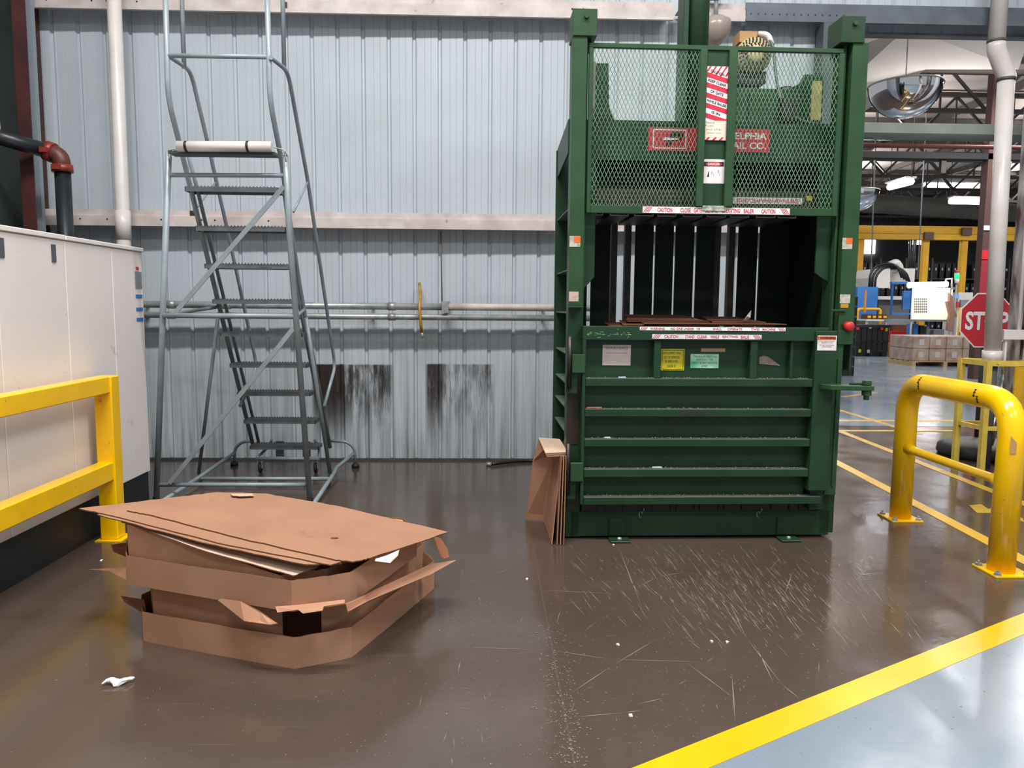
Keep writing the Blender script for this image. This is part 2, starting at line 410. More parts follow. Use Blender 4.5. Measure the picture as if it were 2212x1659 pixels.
for (pts) in ([(1335, 1180), (1390, 1320), ], [(1560, 1300), (1610, 1378)], [(1480, 1430), (1590, 1512)], [(1385, 1535), (1350, 1540), (1235, 1550)], [(1235, 1497), (1320, 1440), (1420, 1380)],
              [(1190, 1405), (1320, 1425), (1510, 1430)], [(1575, 1300), (1612, 1378), (1690, 1480), (1728, 1510)], [(1635, 1400), (1672, 1478)], [(1375, 1522), (1437, 1508)], [(1380, 1268), (1420, 1246), (1480, 1236)], [(1695, 1285), (1712, 1235)], [(1581, 1458), (1588, 1560)], [(1000, 1398), (1160, 1404)], [(1160, 1275), (1330, 1283)]):
    for i in range(len(pts)-1):
        a_, c_ = onZ(*pts[i]), onZ(*pts[i+1]); ribbon(a_.xy, c_.xy, .004)
for i in range(500):
    x = sr.uniform(960, 1950); y = sr.uniform(1185, 1640); an = sr.uniform(0, pi) if sr.random() < .5 else radians(50); L_ = sr.uniform(2, 9)
    a_, c_ = onZ(x, y), onZ(x+L_*cos(an), y+L_*sin(an)*.7)
    if (Vector(a_.xy)-la).dot(n) < .03 or (Vector(c_.xy)-la).dot(n) < .03: continue
    ribbon(a_.xy, c_.xy, sr.uniform(.001, .003))
for i in range(380):   # pale scuffing beside the joint
    y = sr.uniform(1345, 1655); x = 1185+(y-1340)*.17+sr.gauss(0, 22)
    a_ = onZ(x, y); r_ = sr.uniform(.001, .0035); b.quad([a_+Vector((r_*cos(t)*sr.uniform(.6, 1.6), r_*sin(t), .0012)) for t in (0, 1.3, 2.5, 3.8, 5)])
for i in range(420):
    x = sr.uniform(300, 1900); y = sr.uniform(1190, 1650)
    if x < 960 and y < 1450: continue
    a_ = onZ(x, y)
    if (Vector(a_.xy)-la).dot(n) < .03: continue
    r_ = sr.uniform(.0008, .0026); b.quad([a_+Vector((r_*cos(t), r_*sin(t), .0012)) for t in (0, 1.3, 2.5, 3.8, 5)])
b.build('floor_scratches', mat('scratched_pale_concrete', '#857c73', .5), FLOOR, kind='stuff')

# back wall ---------------------------------------------------------------
def sroot(name, label, loc=(0, 0, 0)): return thing(name, label, None, loc, kind='structure')
WALL = sroot('wall_back', 'pale blue ribbed sheet metal wall')
SEAM, PW = -.673, .932; RP = PW/4
prof = []
for k in range(4):
    x = k*RP
    prof += [(x, 0), (x+.002, .002), (x+.06, -.001), (x+.0625, .002), (x+.065, -.001), (x+.118, -.003), (x+.1205, .0), (x+.123, -.003), (x+.181, -.005), (x+.189, .018), (x+.208, .018), (x+.222, .0)]
prof.append((PW-.003, -.0))
def wpanel(x0, w, z0, z1):
    pr = [(x, y) for x, y in prof if x <= w+1e-6]
    if pr[-1][0] < w-1e-4: pr.append((w, 0))
    b = MB(); tilt = -.014*0
    vs = []
    for x, y in pr: vs += [(x0+x, WY+y, z0), (x0+x, WY+y, z1)]
    vs2 = [(x0+pr[-1][0], WY+.03, z0), (x0+pr[-1][0], WY+.03, z1), (x0, WY+.03, z0), (x0, WY+.03, z1)]
    n_ = len(pr); fs = [(2*i, 2*i+2, 2*i+3, 2*i+1) for i in range(n_-1)]
    b.add(vs+vs2, fs+[(2*n_-2, 2*n_, 2*n_+1, 2*n_-1), (2*n_, 2*n_+2, 2*n_+3, 2*n_+1), (2*n_+2, 0, 1, 2*n_+3)])
    return b.build('wall_panel', wall_m, WALL)
DX0, DX1, DZ = 3.22, 4.95, 4.03
k = -4
while SEAM+k*PW < 9:
    x0 = SEAM+k*PW; x1 = x0+PW
    off = .004*(k % 2)
    if x1 <= DX0: wpanel(x0, PW, 0.02, 7.6)
    elif x0 < DX0:
        wpanel(x0, DX0-x0, 0.02, DZ-.001); wpanel(x0, PW, DZ, 7.6)
    elif x1 <= DX1+.1: wpanel(x0, PW, DZ, 7.6)
    elif x0 < DX1: wpanel(x0, PW, DZ, 7.6)
    else: wpanel(x0, PW, .02, 7.6)
    k += 1
# bottom closure strip
MB().box((-4.4, WY-.035, 0), (DX0, WY+.03, .02)).build('base_angle', mat('dirty_base_angle', '#4a4541', .6, var=.3), WALL)
# girts: horizontal shelf, hanging front flange, small upstand, bolt holes
def girt(x0, x1, z0, z1, m, holes=(), name='girt', lip=True, yf=7.1):
    b = MB(); b.box((x0, yf, z1-.006), (x1, WY-.03, z1)); b.box((x0, yf, z0), (x1, yf+.006, z1-.006))
    b.box((x0, yf+.006, z0), (x1, yf+.03, z0+.006))
    if lip: b.box((x0, yf+.02, z1), (x1, yf+.026, z1+.055))
    g = b.build(name, m, WALL)
    if holes:
        hb = MB()
        for hx, hz, hr in holes: hb.lathe((hx, yf-.0015, hz), [(0.0001, 0), (hr, 0), (hr, .002)], 8, 'y')
        hb.build('bolt_hole', blackd, g, kind=None)
    return g
girt(-4.02, .60, 2.183, 2.272, white_g, [(-4.05+.12*i, 2.24, .008) for i in (0, 2, 3, 5, 6, 9, 12, 13, 16, 17)])
girt(.61, DX0-.04, 2.183, 2.272, white_g)
girt(-4.08, 1.63, 4.055, 4.155, white_g, [(-4.02+.13*i, 4.12, .008) for i in (0, 1, 4, 5, 7)]+[(.72, 4.13, .01), (.82, 4.13, .01)])
girt(1.68, 2.28, 4.055, 4.155, white_g)
girt(2.285, 7, 4.06, 4.17, grey_g, [(2.33+.065*i, 4.12, .008) for i in range(14)])
# red primer patches on girts
b = MB()
for x in (-2.67, -.72*0-1.75, -1.9): pass
b.box((-2.72, 7.117, 2.28), (-2.66, 7.1195, 2.325)); b.box((-1.83, 7.095, 4.09), (-1.80, 7.0995, 4.14))
b.build('primer_patch', maroon, WALL)
# doorway: header flashing, left steel post
b = MB(); b.box((2.98, 7.06, 2.31), (3.20, 7.22, 4.05)); b.build('door_post', mat('dark_grey_post', '#4a5056', .5), WALL)
b = MB(); b.box((DX0-.02, 7.16, 0), (DX0+.03, 7.34, DZ)); b.build('door_jamb', grey_g, WALL)
b = MB(); b.box((DX0, 7.24, DZ-.02), (DX1+.1, 7.34, DZ+.0)); b.build('header_angle', grey_g, WALL)

# right jamb column
COLR = sroot('trim_1', 'maroon steel column with flaking white paint at the right edge of the doorway')
b = MB(); x0 = 4.99; b.box((x0, 7.06, 0), (x0+.012, 7.24, 4.5)); b.box((x0+.012, 7.145, 0), (x0+.25, 7.155, 4.5)); b.box((x0+.25, 7.06, 0), (x0+.262, 7.24, 4.5))
b.build('column', mat('flaking_white_on_maroon', '#4a2a28', .55, c2='#c9c6c6', vscale=3.2, stretch=(3, 3, 1)), COLR)
b = MB(); b.tube([(4.965, 7.05, .9), (4.965, 7.05, 4.05)], .018, 8); b.build('conduit', white_p, COLR)
b = MB(); b.box((5.03, 7.03, .7), (5.10, 7.06, 3.9)); b.build('white_channel', white_p, COLR)

# left side: dark wall, maroon column, pale downpipes
LW = MB(); LW.box((-4.22, 4.5, 0), (-4.17, WY-.03, 7.6)); o = LW.build('wall_left', darkwall_m); o['kind'] = 'structure'; o['label'] = 'dark grey green side wall at the left edge'
LC = sroot('trim_2', 'maroon steel column in the left corner')
b = MB(); y = 6.75; b.box((-3.93, y-.10, 0), (-3.82, y-.088, 7.5)); b.box((-3.93, y-.088, 0), (-3.918, y+.02, 7.5))
b.build('column', maroon, LC)
b = MB(); b.box((-4.0, 6.95, 0), (-3.94, 7.0, 7.4)); b.build('pale_flashing', mat('pale_blue_flashing', '#8e99a2', .5), LC)
b = MB(); b.box((-4.10, 7.20, 0), (-4.05, 7.26, 7.4)); b.build('corner_angle', maroon, LC)
b = MB(); b.tube([(-4.02, 6.5, 7), (-4.0, 6.52, 4), (-3.99, 6.48, 3.4), (-4.01, 6.5, 3.2), (-3.985, 6.5, 2.9), (-4.0, 6.5, 2.75)], .008, 6)
tag(b.build('hanging_wire', mat('twisted_wire', '#8f8275', .6), None, (-4.0, 6.5, 2.75)), 'thin twisted wire hanging beside the maroon column above the black pipe', 'wire')

# hall beyond the doorway ----------------------------------------------------
HALLW = MB(); HALLW.box((3.5, 50, 0), (44, 50.2, 7.6)); o = HALLW.build('wall_far', hallwall_m); o['kind'] = 'structure'; o['label'] = 'grey far wall of the production hall'
HALLR = MB(); HALLR.box((44, 7.4, 0), (44.2, 50, 7.6)); o = HALLR.build('wall_right', hallwall_m); o['kind'] = 'structure'; o['label'] = 'grey side wall of the production hall'
CEIL = sroot('ceiling', 'grey brown roof deck of the hall on dark open trusses')
b = MB(); b.box((2.5, 7.6, 7.5), (44, 50, 7.6)); b.build('roof_deck', deck_m, CEIL)
for i in range(14):
    y = 9.5+i*3.0
    b = MB(); b.box((2.5, y-.06, 7.33), (44, y+.06, 7.45)); b.box((2.5, y-.05, 6.15), (44, y+.05, 6.25))
    x = 3.0; kk = 0
    while x < 42:
        z0, z1 = (6.25, 7.35) if kk % 2 == 0 else (7.35, 6.25)
        b.bar((x, y, z0), (x+1.1, y, z1), .06, .06)
        if kk % 2 == 0: b.bar((x+1.1, y, 6.22), (x+1.1, y, 7.35), .04, .04)
        x += 1.1; kk += 1
    b.build('truss', truss_m, CEIL)
for i in range(13):
    x = 5+i*3.0
    b = MB(); b.box((x-.05, 7.8, 7.3), (x+.05, 50, 7.5)); b.build('purlin', mat('purlin_steel', '#4b4340', .6), CEIL)
for (y, z, r_) in ((14.2, onY(2000, 316, 14.2).z, .04), (20.5, 5.6, .05)):
    b = MB(); b.tube([(4, y, z), (40, y, z)], r_, 8); b.build('sprinkler_pipe', mat('dark_red_pipe', '#5a2a26', .5), CEIL)
b = MB(); b.box((4, 13.2, onY(2000, 288, 13.2).z), (34, 13.75, onY(2000, 266, 13.2).z)); b.build('air_duct', duct_m, CEIL)
b = MB(); b.box((4, 16, onY(2000, 342, 16).z), (40, 16.25, onY(2000, 329, 16).z)); b.build('crane_track', mat('dark_track', '#1d1f20', .9), CEIL)
for x in (6.5, 9.4): b = MB(); b.box((x, 16.05, onY(2000, 372, 16).z), (x+.1, 16.15, onY(2000, 342, 16).z)); b.build('track_hanger', truss_m, CEIL)
b = MB(); b.tube([(5, 26, 5.1), (12, 28, 5.4), (22, 30, 5.2), (36, 31, 5.2)], .35, 12); b.build('round_duct', duct_m, CEIL)
b = MB(); b.hull8([onY(*q) for q in ((2046, 128, 12), (2140, 140, 12), (2140, 140, 12.5), (2046, 128, 12.5), (2044, 102, 12), (2140, 130, 12), (2140, 130, 12.5), (2044, 102, 12.5))])
b.build('white_duct', white_p, CEIL)
b = MB(); q = [onY(*v) for v in ((1800, 205, 13.0), (1868, 240, 12.6), (2000, 150, 11.5), (2200, 150, 11.0), (2230, 60, 10.2), (1960, 60, 10.4), (1800, 120, 12.2))]; b.prism(q, (0, .05, .08)); b.build('sloping_soffit', mat('pale_soffit', '#cfc6bf', .8, c2='#bdb4ad', vscale=.8), CEIL)
# ceiling lamps seen in the hall
def lamp(pa, pb, Y, label, z=None):
    a, c = onY(*pa, Y), onY(*pb, Y if z is None else z)
    t = thing('ceiling_light', label, 'light', (a+c)/2, group=None)
    b = MB(); b.tube([a, c], .10, 8); b.build('lamp_tube', tube_m, t, (a+c)/2)
    up = Vector((0, 0, .12)); b = MB(); b.bar(a+up, c+up, .3, .05); b.build('housing', white_p, t, (a+c)/2)
    for e in (a, c): b = MB(); b.tube([e+up, (e.x, e.y, 7.5)], .012, 5); b.build('hanger', truss_m, t, (a+c)/2)
lamp((1922, 404), (1968, 392), 24, 'short slanting ceiling light seen above the red pipes', 22)
lamp((2052, 434), (2142, 436), 25, 'long bright ceiling light just left of the white downpipe')
lamp((1965, 524), (1998, 524), 40, 'small far ceiling light below the yellow crane beam')
lamp((2176, 345), (2183, 345), 22, 'small ceiling light right of the white downpipe')
lamp((1995, 400), (2142, 402), 34, 'thin far ceiling light left of the white downpipe')
# far lit window
a, c = onY(1867, 548, 49.9), onY(1891, 517, 49.9)
b = MB(); b.box((a.x, 49.85, a.z), (c.x, 49.95, c.z)); o = b.build('window_1', window_m); o['kind'] = 'structure'; o['label'] = 'bright daylit window in the far wall'

# ============================================================ BALER
PH = radians(1.0)
BAL = thing('baler', 'tall green vertical cardboard baler with open mesh gate and closed ribbed door', 'machine', (.497, 4.80, 0), PH)
BM = Matrix.Translation((.497, 4.80, 0)) @ Matrix.Rotation(PH, 4, 'Z'); BMI = BM.inverted()
def B(x, y, d=0.):
    o = BMI @ O0; r = BMI.to_3x3() @ ray(x, y); return o+r*((d-o.y)/r.y)
def bp(name, mb, m, parent=BAL, bevel=.003, label=None): return mb.build(name, m, parent, bevel=bevel, label=label)
# base beam + frame
b = MB(); b.box((.03, .0, .015), (1.735, .12, .18)); b.box((.03, .12, .015), (1.735, .80, .06)); base = bp('base_beam', b, green)
for x in (.28, 1.385):
    b = MB(); b.box((x, -.012, .02), (x+.11, .0, .135)); b.box((x-.005, -.11, .003), (x+.125, .0, .013)); f = bp('floor_bracket', b, green)
    b = MB(); b.lathe((x+.06, -.06, .013), [(.0, .012), (.01, .012), (.014, .008), (.014, 0)], 8); b.build('anchor_bolt', galv, f)
# corner uprights
b = MB(); b.box((-.005, 0, .012), (.09, .12, 3.1)); bp('upright', b, green)
b = MB(); b.box((1.665, 0.0, .03), (1.765, .12, 3.1)); bp('upright', b, green)
# lower left panel wear
b = MB(); b.box((-.004, -.004, .62), (.07, -.0005, 1.15)); b.box((.01, -.004, .2), (.06, -.0005, .4)); bp('grease_patch', b, mat('grease_over_green', '#1d2a1e', .45, c2='#33241c', vscale=9), bevel=0, label='dark greasy worn patch on the left upright')
# outer gate guides (upper half) with end plates
b = MB(); b.box((-.012, -.08, 1.50), (.075, 0, 3.1)); b.box((.075, -.03, 1.50), (.088, 0, 3.1)); g = bp('gate_guide', b, green_lt)
b = MB(); b.box((1.665, -.03, 1.27), (1.68, 0, 3.1)); b.box((1.692, -.08, 1.27), (1.79, 0, 3.1)); bp('gate_guide', b, green_lt)
b = MB(); b.box((-.012, -.09, 1.485), (.08, 0, 1.50)); bp('guide_stop', b, green)
b = MB(); b.box((1.64, -.09, 1.475), (1.73, -.082, 1.49)); bp('guide_stop', b, green)
b = MB(); b.box((1.79, -.05, 1.10), (1.80, .04, 1.80)); bp('guide_flange', b, green)
# inner chamfered plates
def poly_plate(pts, d0, d1, name, m, label=None):
    b = MB(); b.prism([(u, d0, z) for u, z in pts][::-1], (0, d1-d0, 0)); return bp(name, b, m, label=label)
poly_plate([(.09, 1.60), (.16, 1.68), (.16, 2.42), (.09, 2.42)], .03, .05, 'inner_plate', green)
poly_plate([(1.665, 1.66), (1.60, 1.70), (1.575, 1.72), (1.575, 2.42), (1.665, 2.42)], .03, .05, 'inner_plate', green)
# caps on top of the uprights
for x in (-.015, 1.612):
    b = MB(); b.box((x, -.09, 3.095), (x+.145, .10, 3.25)); b.box((x+.02, .02, 3.05), (x+.13, .10, 3.095)); c = bp('cap_bracket', b, green_lt if x < 0 else green)
    b = MB(); b.lathe((x+.08, -.105, 3.205), [(0, 0), (.013, 0), (.015, .004), (.015, .015)], 10, 'y'); b.build('bolt', green_lt, c)
# side walls with stiffener shelves, rear uprights
for s in (0, 1):
    ux = .075 if s == 0 else 1.69
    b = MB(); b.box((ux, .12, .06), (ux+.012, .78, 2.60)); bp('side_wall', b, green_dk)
    a0, a1 = (-.005, .075) if s == 0 else (1.702, 1.765)
    for z in (.30, .50, .68, .84, 1.0, 1.19, 1.45, 1.72, 2.10):
        b = MB(); b.box((a0, .12, z), (a1, .73, z+.008)); bp('side_stiffener', b, mat('lit_stiffener_green', '#5b6b58', .6, var=.2), bevel=0)  # paler green paints in the light falling on the shelf tops
    b = MB(); b.box((-.02 if s == 0 else 1.69, .73, .012), (.07 if s == 0 else 1.78, .745, 2.59)); bp('rear_upright', b, green)
b = MB(); b.hull8([(-.012, .10, 2.45), (.0, .10, 2.45), (.0, .745, 2.40), (-.012, .745, 2.40), (-.012, .10, 2.66), (.0, .10, 2.66), (.0, .745, 2.60), (-.012, .745, 2.60)]); bp('side_cover', b, green)
# rear wall slats with tie slots
def ru(px): return .217+(px-1270)*.00341
slots = [(1270, 1278), (1318, 1323), (1366, 1371.5), (1410, 1414.5), (1453, 1457.5), (1497, 1502.5), (1542, 1546.5), (1591, 1593.5), (1634, 1639)]
prev = .087
for i, (a, c) in enumerate(slots):
    x1 = ru(a)
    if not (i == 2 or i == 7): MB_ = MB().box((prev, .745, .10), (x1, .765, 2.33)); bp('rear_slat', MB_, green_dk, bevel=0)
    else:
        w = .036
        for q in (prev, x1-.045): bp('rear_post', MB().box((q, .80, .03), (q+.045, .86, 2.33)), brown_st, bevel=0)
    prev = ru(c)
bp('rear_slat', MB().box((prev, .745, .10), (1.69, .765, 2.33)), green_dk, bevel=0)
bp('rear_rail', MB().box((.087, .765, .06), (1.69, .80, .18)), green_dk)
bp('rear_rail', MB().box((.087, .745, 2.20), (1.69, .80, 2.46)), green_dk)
bp('chamber_floor', MB().box((.087, .12, .06), (1.69, .745, .20)), rust)
# head beam with name sign
b = MB(); b.box((.09, .15, 2.42), (1.69, .17, 2.67)); b.box((.09, .17, 2.65), (1.69, .70, 2.67)); b.box((.09, .68, 2.42), (1.69, .70, 2.65)); beam = bp('head_beam', b, green)
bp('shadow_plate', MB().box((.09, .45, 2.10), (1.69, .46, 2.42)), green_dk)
b = MB(); p0, p1 = B(1399, 331, .148), B(1663, 277, .148)
b.box((p0.x, .144, 2.485), (p1.x, .149, 2.628)); sgn = bp('name_sign', b, red, beam, 0, 'red maker sign behind the mesh')
b = MB(); x0 = p0.x+.03; x1 = p0.x+.245; z0, z1 = 2.497, 2.617
# (the sign is itself a sub-part; lettering joins it as a second material)
bpy.data.objects.remove(sgn)
b = MB(); b.box((p0.x, .144, 2.485), (p1.x, .149, 2.628), 0)
for (a0, a1, c0, c1) in ((x0, x1, z0, z0+.007), (x0, x1, z1-.007, z1), (x0, x0+.007, z0, z1), (x1-.007, x1, z0, z1)): b.box((a0, .142, c0), (a1, .144, c1), 1)
# emblem: slanted black P with a white bolt across
cx = (x0+x1)/2+.03; cz = (z0+z1)/2
put_text(b, 'P', cx+.005, .1423, cz, .085, .088, 2, shear=.45, bold=.05)
b.prism([(cx-.075, .1415, cz-.008), (cx+.025, .1415, cz-.003), (cx+.025, .1415, cz+.005), (cx-.06, .1415, cz+.010)], (0, -.001, 0), 1)
tx0, tx1 = B(1513, 300, .148).x, B(1655, 300, .148).x
put_text(b, 'PHILADELPHIA', (tx0+tx1)/2, .1425, 2.585, tx1-tx0, .042, 1)
put_text(b, 'TRAMRAIL CO.', (tx0+tx1)/2, .1425, 2.525, tx1-tx0, .042, 1)
bp('name_sign', b, [red, white_cl, blackd], beam, 0, 'red maker sign with black and white emblem behind the mesh')
# cheek plates and gusset above the beam
b = MB(); b.prism([(.13, .2, 2.67), (.30, .2, 2.67), (.26, .2, 2.76), (.25, .2, 3.03), (.13, .2, 3.03)][::-1], (0, .012, 0)); bp('cheek_plate', b, green)
bp('edge_strip', MB().box((.125, .17, 2.67), (.165, .2, 3.03)), mat('dull_white_strip', '#8f8c86', .6, c2='#5d5a52', vscale=10))
b = MB(); b.prism([(1.20, .3, 2.67), (1.69, .3, 2.67), (1.69, .3, 3.02), (1.56, .3, 3.02), (1.53, .3, 2.96), (1.40, .3, 2.90), (1.20, .3, 2.90)][::-1], (0, .02, 0)); bp('cheek_plate', b, green)
bp('edge_strip', MB().box((1.61, .27, 2.72), (1.67, .30, 2.97)), mat('pale_yellow_tape', '#bdb071', .6, c2='#9c9058', vscale=12))
bp('control_box', MB().box((1.40, .24, 2.71), (1.52, .30, 2.86)), blackd)
b = MB(); b.box((.98, .32, 2.67), (1.62, .72, 2.93)); tank = bp('oil_tank', b, green)
b = MB(); b.lathe((1.50, .45, 2.93), [(.05, 0), (.05, .03), (.04, .045), (0, .045)], 14); b.build('filler_cap', black, tank)
# cylinder
b = MB(); b.tube([(.875, .45, 2.67), (.875, .45, 4.6)], .082, 20); cyl = bp('ram_cylinder', b, green, bevel=0)
bp('cylinder_bracket', MB().box((.765, .36, 2.67), (.80, .52, 4.6)), green)
bp('cylinder_flange', MB().box((.74, .34, 2.67), (1.01, .56, 2.71)), green)
# motor with fan cowl
mc = B(1630, 118, .40); mr = .118
b = MB(); b.lathe((mc.x, .40, mc.z), [(0, -.03), (mr*.45, -.03), (mr*.5, -.02), (mr*.93, -.01), (mr, .02), (mr, .10), (mr*.93, .11), (mr*.93, .34), (mr*.4, .36), (0, .36)], 28, 'y')
mot = bp('electric_motor', b, beige, bevel=0)
b = MB()
for rr in (.055, .068, .081, .094, .105):
    for k in range(int(rr*260)):
        a = 2*pi*k/int(rr*260)+rr*30
        b.box((mc.x+rr*cos(a)-.0045, .368+(rr-.05)*.32, mc.z+rr*sin(a)-.0045), (mc.x+rr*cos(a)+.0045, .396, mc.z+rr*sin(a)+.0045))
b.build('vent_slots', blackd, mot, kind='stuff')
b = MB(); b.box((mc.x-.09, .42, mc.z-.175), (mc.x+.09, .72, mc.z-.10)); b.build('motor_foot', blackd, mot)
b = MB(); b.box((mc.x-.085, .46, mc.z+.10), (mc.x+.035, .60, mc.z+.17)); b.build('terminal_box', mat('tan_box', '#9c7a4c', .6), mot)
b = MB(); b.tube(fillet([(mc.x+.02, .5, mc.z+.15), (mc.x+.09, .45, mc.z+.15), (mc.x+.125, .40, mc.z+.06), (mc.x+.125, .34, mc.z-.15), (mc.x+.15, .28, mc.z-.34), (mc.x+.25, .24, mc.z-.46), (mc.x+.42, .22, mc.z-.49)], .08), .010, 8); bp('flexible_conduit', b, mat('dark_green_hose', '#3f4d43', .5), bevel=0)
b = MB(); b.tube(fillet([(mc.x+.05, .48, mc.z+.16), (mc.x+.10, .44, mc.z+.145), (mc.x+.125, .42, mc.z+.07)], .05), .018, 8); b.build('conduit_elbow', white_p, mot)
# platen under the beam with channel feet
b = MB(); b.box((.17, .10, 2.12), (1.60, .70, 2.24)); pl = bp('ram_platen', b, rust)
for (a, c) in ((1286, 1303), (1317, 1358), (1370, 1412), (1420, 1461), (1475, 1517), (1527, 1569), (1577, 1618), (1633, 1675), (1680, 1720)):
    u0, u1 = B(a, 470, .12).x, B(c, 470, .12).x
    b = MB(); b.box((u0, .12, 2.07), (u1, .68, 2.078)); b.box((u0, .12, 2.078), (u0+.007, .68, 2.12)); b.box((u1-.007, .12, 2.078), (u1, .68, 2.12)); b.build('channel_foot', mat('bare_channel', '#4b4643', .5, .3, c2='#2e2a28', vscale=10), pl)
b = MB(); b.box((B(1583, 433, .095).x, .094, 2.155), (B(1733, 433, .095).x, .098, 2.195), 0)
put_text(b, 'STAND CLEAR WHEN VIEWING BALE', B(1658, 433, .095).x, .093, 2.175, .40, .026, 1)
b.build('warning_strip', [white, red], pl)
b = MB(); b.box((B(1742, 424, .095).x, .094, 2.18), (B(1754, 424, .095).x, .098, 2.21)); b.build('yellow_tag', yel_d, pl)
# gate -------------------------------------------------------------------
gd0, gd1 = -.062, -.035
b = MB(); b.box((.088, gd0, 3.04), (1.648, gd1, 3.067)); b.box((.088, gd0, 2.065), (.115, gd1, 3.04)); b.box((1.622, gd0, 2.065), (1.655, gd1, 3.04)); b.box((.115, gd0, 2.065), (1.622, gd1, 2.112))
gate = bp('mesh_gate', b, green_lt, label='sliding gate frame of pale green steel')
for (a, c) in ((.762, .805), (.938, .99)): b = MB(); b.box((a, gd0-.012, 2.112), (c, gd1, 3.04)); bp('gate_channel', b, green_lt, gate)
def strands(x0, x1, z0, z1):
    b = MB(); w, hh = .0245, .054; sl = hh/w
    for sgn_ in (1, -1):
        k0 = int((x0*1-(z1-z0)/sl)/w)-2; k1 = int((x1+(z1-z0)/sl)/w)+2
        for k in range(k0, k1):
            xa = k*w
            pa, pb = (xa, z0), (xa+sgn_*(z1-z0)/sl, z1)
            # clip in x
            t0, t1 = 0., 1.; dx = pb[0]-pa[0]
            for lim, side in ((x0, 1), (x1, -1)):
                t = (lim-pa[0])/dx
                if (dx > 0) == (side > 0): t0 = max(t0, t)
                else: t1 = min(t1, t)
            if t1-t0 < .01: continue
            q0 = (pa[0]+dx*t0, z0+(z1-z0)*t0); q1 = (pa[0]+dx*t1, z0+(z1-z0)*t1)
            yy = -.049+sgn_*.0012
            b.bar((q0[0], yy, q0[1]), (q1[0], yy, q1[1]), .0030, .0028, up=(0, 1, 0))
    return b
for (a, c) in ((.113, .764), (.988, 1.624)): strands(a, c, 2.108, 3.045).build('expanded_mesh', mat('mesh_green_paint', '#6f8f74', .4, c2='#4c6e52', vscale=7), gate)
# centre column panel of the gate
b = MB(); b.box((.800, -.052, 2.52), (.942, -.046, 3.045)); b.box((.806, -.046, 2.112), (.938, -.040, 2.53)); bp('gate_panel', b, green, gate)
sx0, sx1 = .800, .943; zt, zb = 2.948, 2.62
b = MB(); b.box((sx0, -.055, 2.57), (sx1, -.0525, zt), 0)
Wd = sx1-sx0; sl = -.33
for zc in (2.882, 2.822, 2.762, 2.702, 2.642):
    tk = .029; P = [(sx0-.01, zc+.024-tk/2), (sx1+.01, zc-.024-tk/2), (sx1+.01, zc-.024+tk/2), (sx0-.01, zc+.024+tk/2)]
    P = clip_poly(P, sx0+.001, sx1-.001, 2.625, zt)
    if len(P) > 2: b.prism([(x, -.0552, z) for x, z in P], (0, -.0006, 0), 1)
for i in range(5):
    x = sx0+.005+i*.033; P = clip_poly([(x-.02, zt-.06), (x-.008, zt-.06), (x+.032, zt), (x+.020, zt)], sx0+.001, sx1-.001, zt-.03-i*.012, zt-.0005)
    if len(P) > 2: b.prism([(q, -.0552, z) for q, z in P], (0, -.0006, 0), 1)
for i in range(3):
    x = sx0+.025+i*.042; b.prism([(x, -.0552, 2.572), (x+.016, -.0552, 2.572), (x+.028, -.0552, 2.59), (x+.016, -.0552, 2.59)], (0, -.0006, 0), 1)
bp('caution_sign', b, [white_cl, red], gate, 0, 'tall red and white striped caution sign')
for t, zc, w in (('CAUTION', 2.910, .085), ('KEEP CLEAR', 2.852, .11), ('OF GATE', 2.792, .08), ('WHILE BALER', 2.732, .118), ('IS IN', 2.672, .052)):
    b = MB(); put_text(b, t, (sx0+sx1)/2+(.002 if t != 'IS IN' else -.0), -.0568, zc, w, .0165, 0, shearz=-.30, shear=.15)
    b.build('sign_lettering', blackd, gate)
b = MB(); b.box((.787, -.058, 2.512), (.943, -.0562, 2.628), 0)
for i in range(3):
    x = .81+i*.042; b.prism([(x, -.0582, 2.513), (x+.017, -.0582, 2.513), (x+.03, -.0582, 2.53), (x+.018, -.0582, 2.53)], (0, -.0006, 0), 1)
for t, cx_, zc, w in (('Please', .835, 2.617, .06), ('Push', .832, 2.597, .05), ('out after', .865, 2.577, .10), ('clean out', .865, 2.556, .09)): put_text(b, t, cx_, -.0585, zc, w, .011, 2, bold=-.005)
bp('handwritten_note', b, [cream, red, mat('faint_pencil', '#8d8478', .8)], gate, 0, 'cream paper note with faint handwriting')
b = MB(); b.box((.805, -.0478, 2.255), (.940, -.0462, 2.40), 0); b.box((.811, -.0485, 2.358), (.934, -.0478, 2.385), 1)
b.add([(.8725+.052*cos(t), -.0488, 2.3715+.0125*sin(t)) for t in [2*pi*k/20 for k in range(20)]], [tuple(range(20))], 2)
put_text(b, 'DANGER', .8725, -.0492, 2.3715, .075, .016, 0)
b.prism([(.832, -.0482, 2.295), (.846, -.0482, 2.295), (.842, -.0482, 2.333)], (0, -.0004, 0), 1)
for x, z, w in ((.86, 2.31, .004), (.872, 2.30, .002), (.90, 2.318, .005), (.91, 2.30, .003)): b.box((x, -.0484, z), (x+w, -.0480, z+.018), 3)
bp('danger_sign', b, [white, blackd, red, mat('faint_grey_print', '#8d8488', .6)], gate, 0, 'small white danger sign with red oval')
b = MB(); b.box((.802, -.07, 2.085), (.955, -.045, 2.118)); bp('latch_plate', b, mat('chipped_white_paint', '#c9c9bd', .5, c2='#4b5648', vscale=30), gate)
def strip(name, px0, px1, zc, hh, d, body_list, parent, label, endmarks=True):
    u0, u1 = B(px0, 455, d).x, B(px1, 455, d).x
    return u0, u1
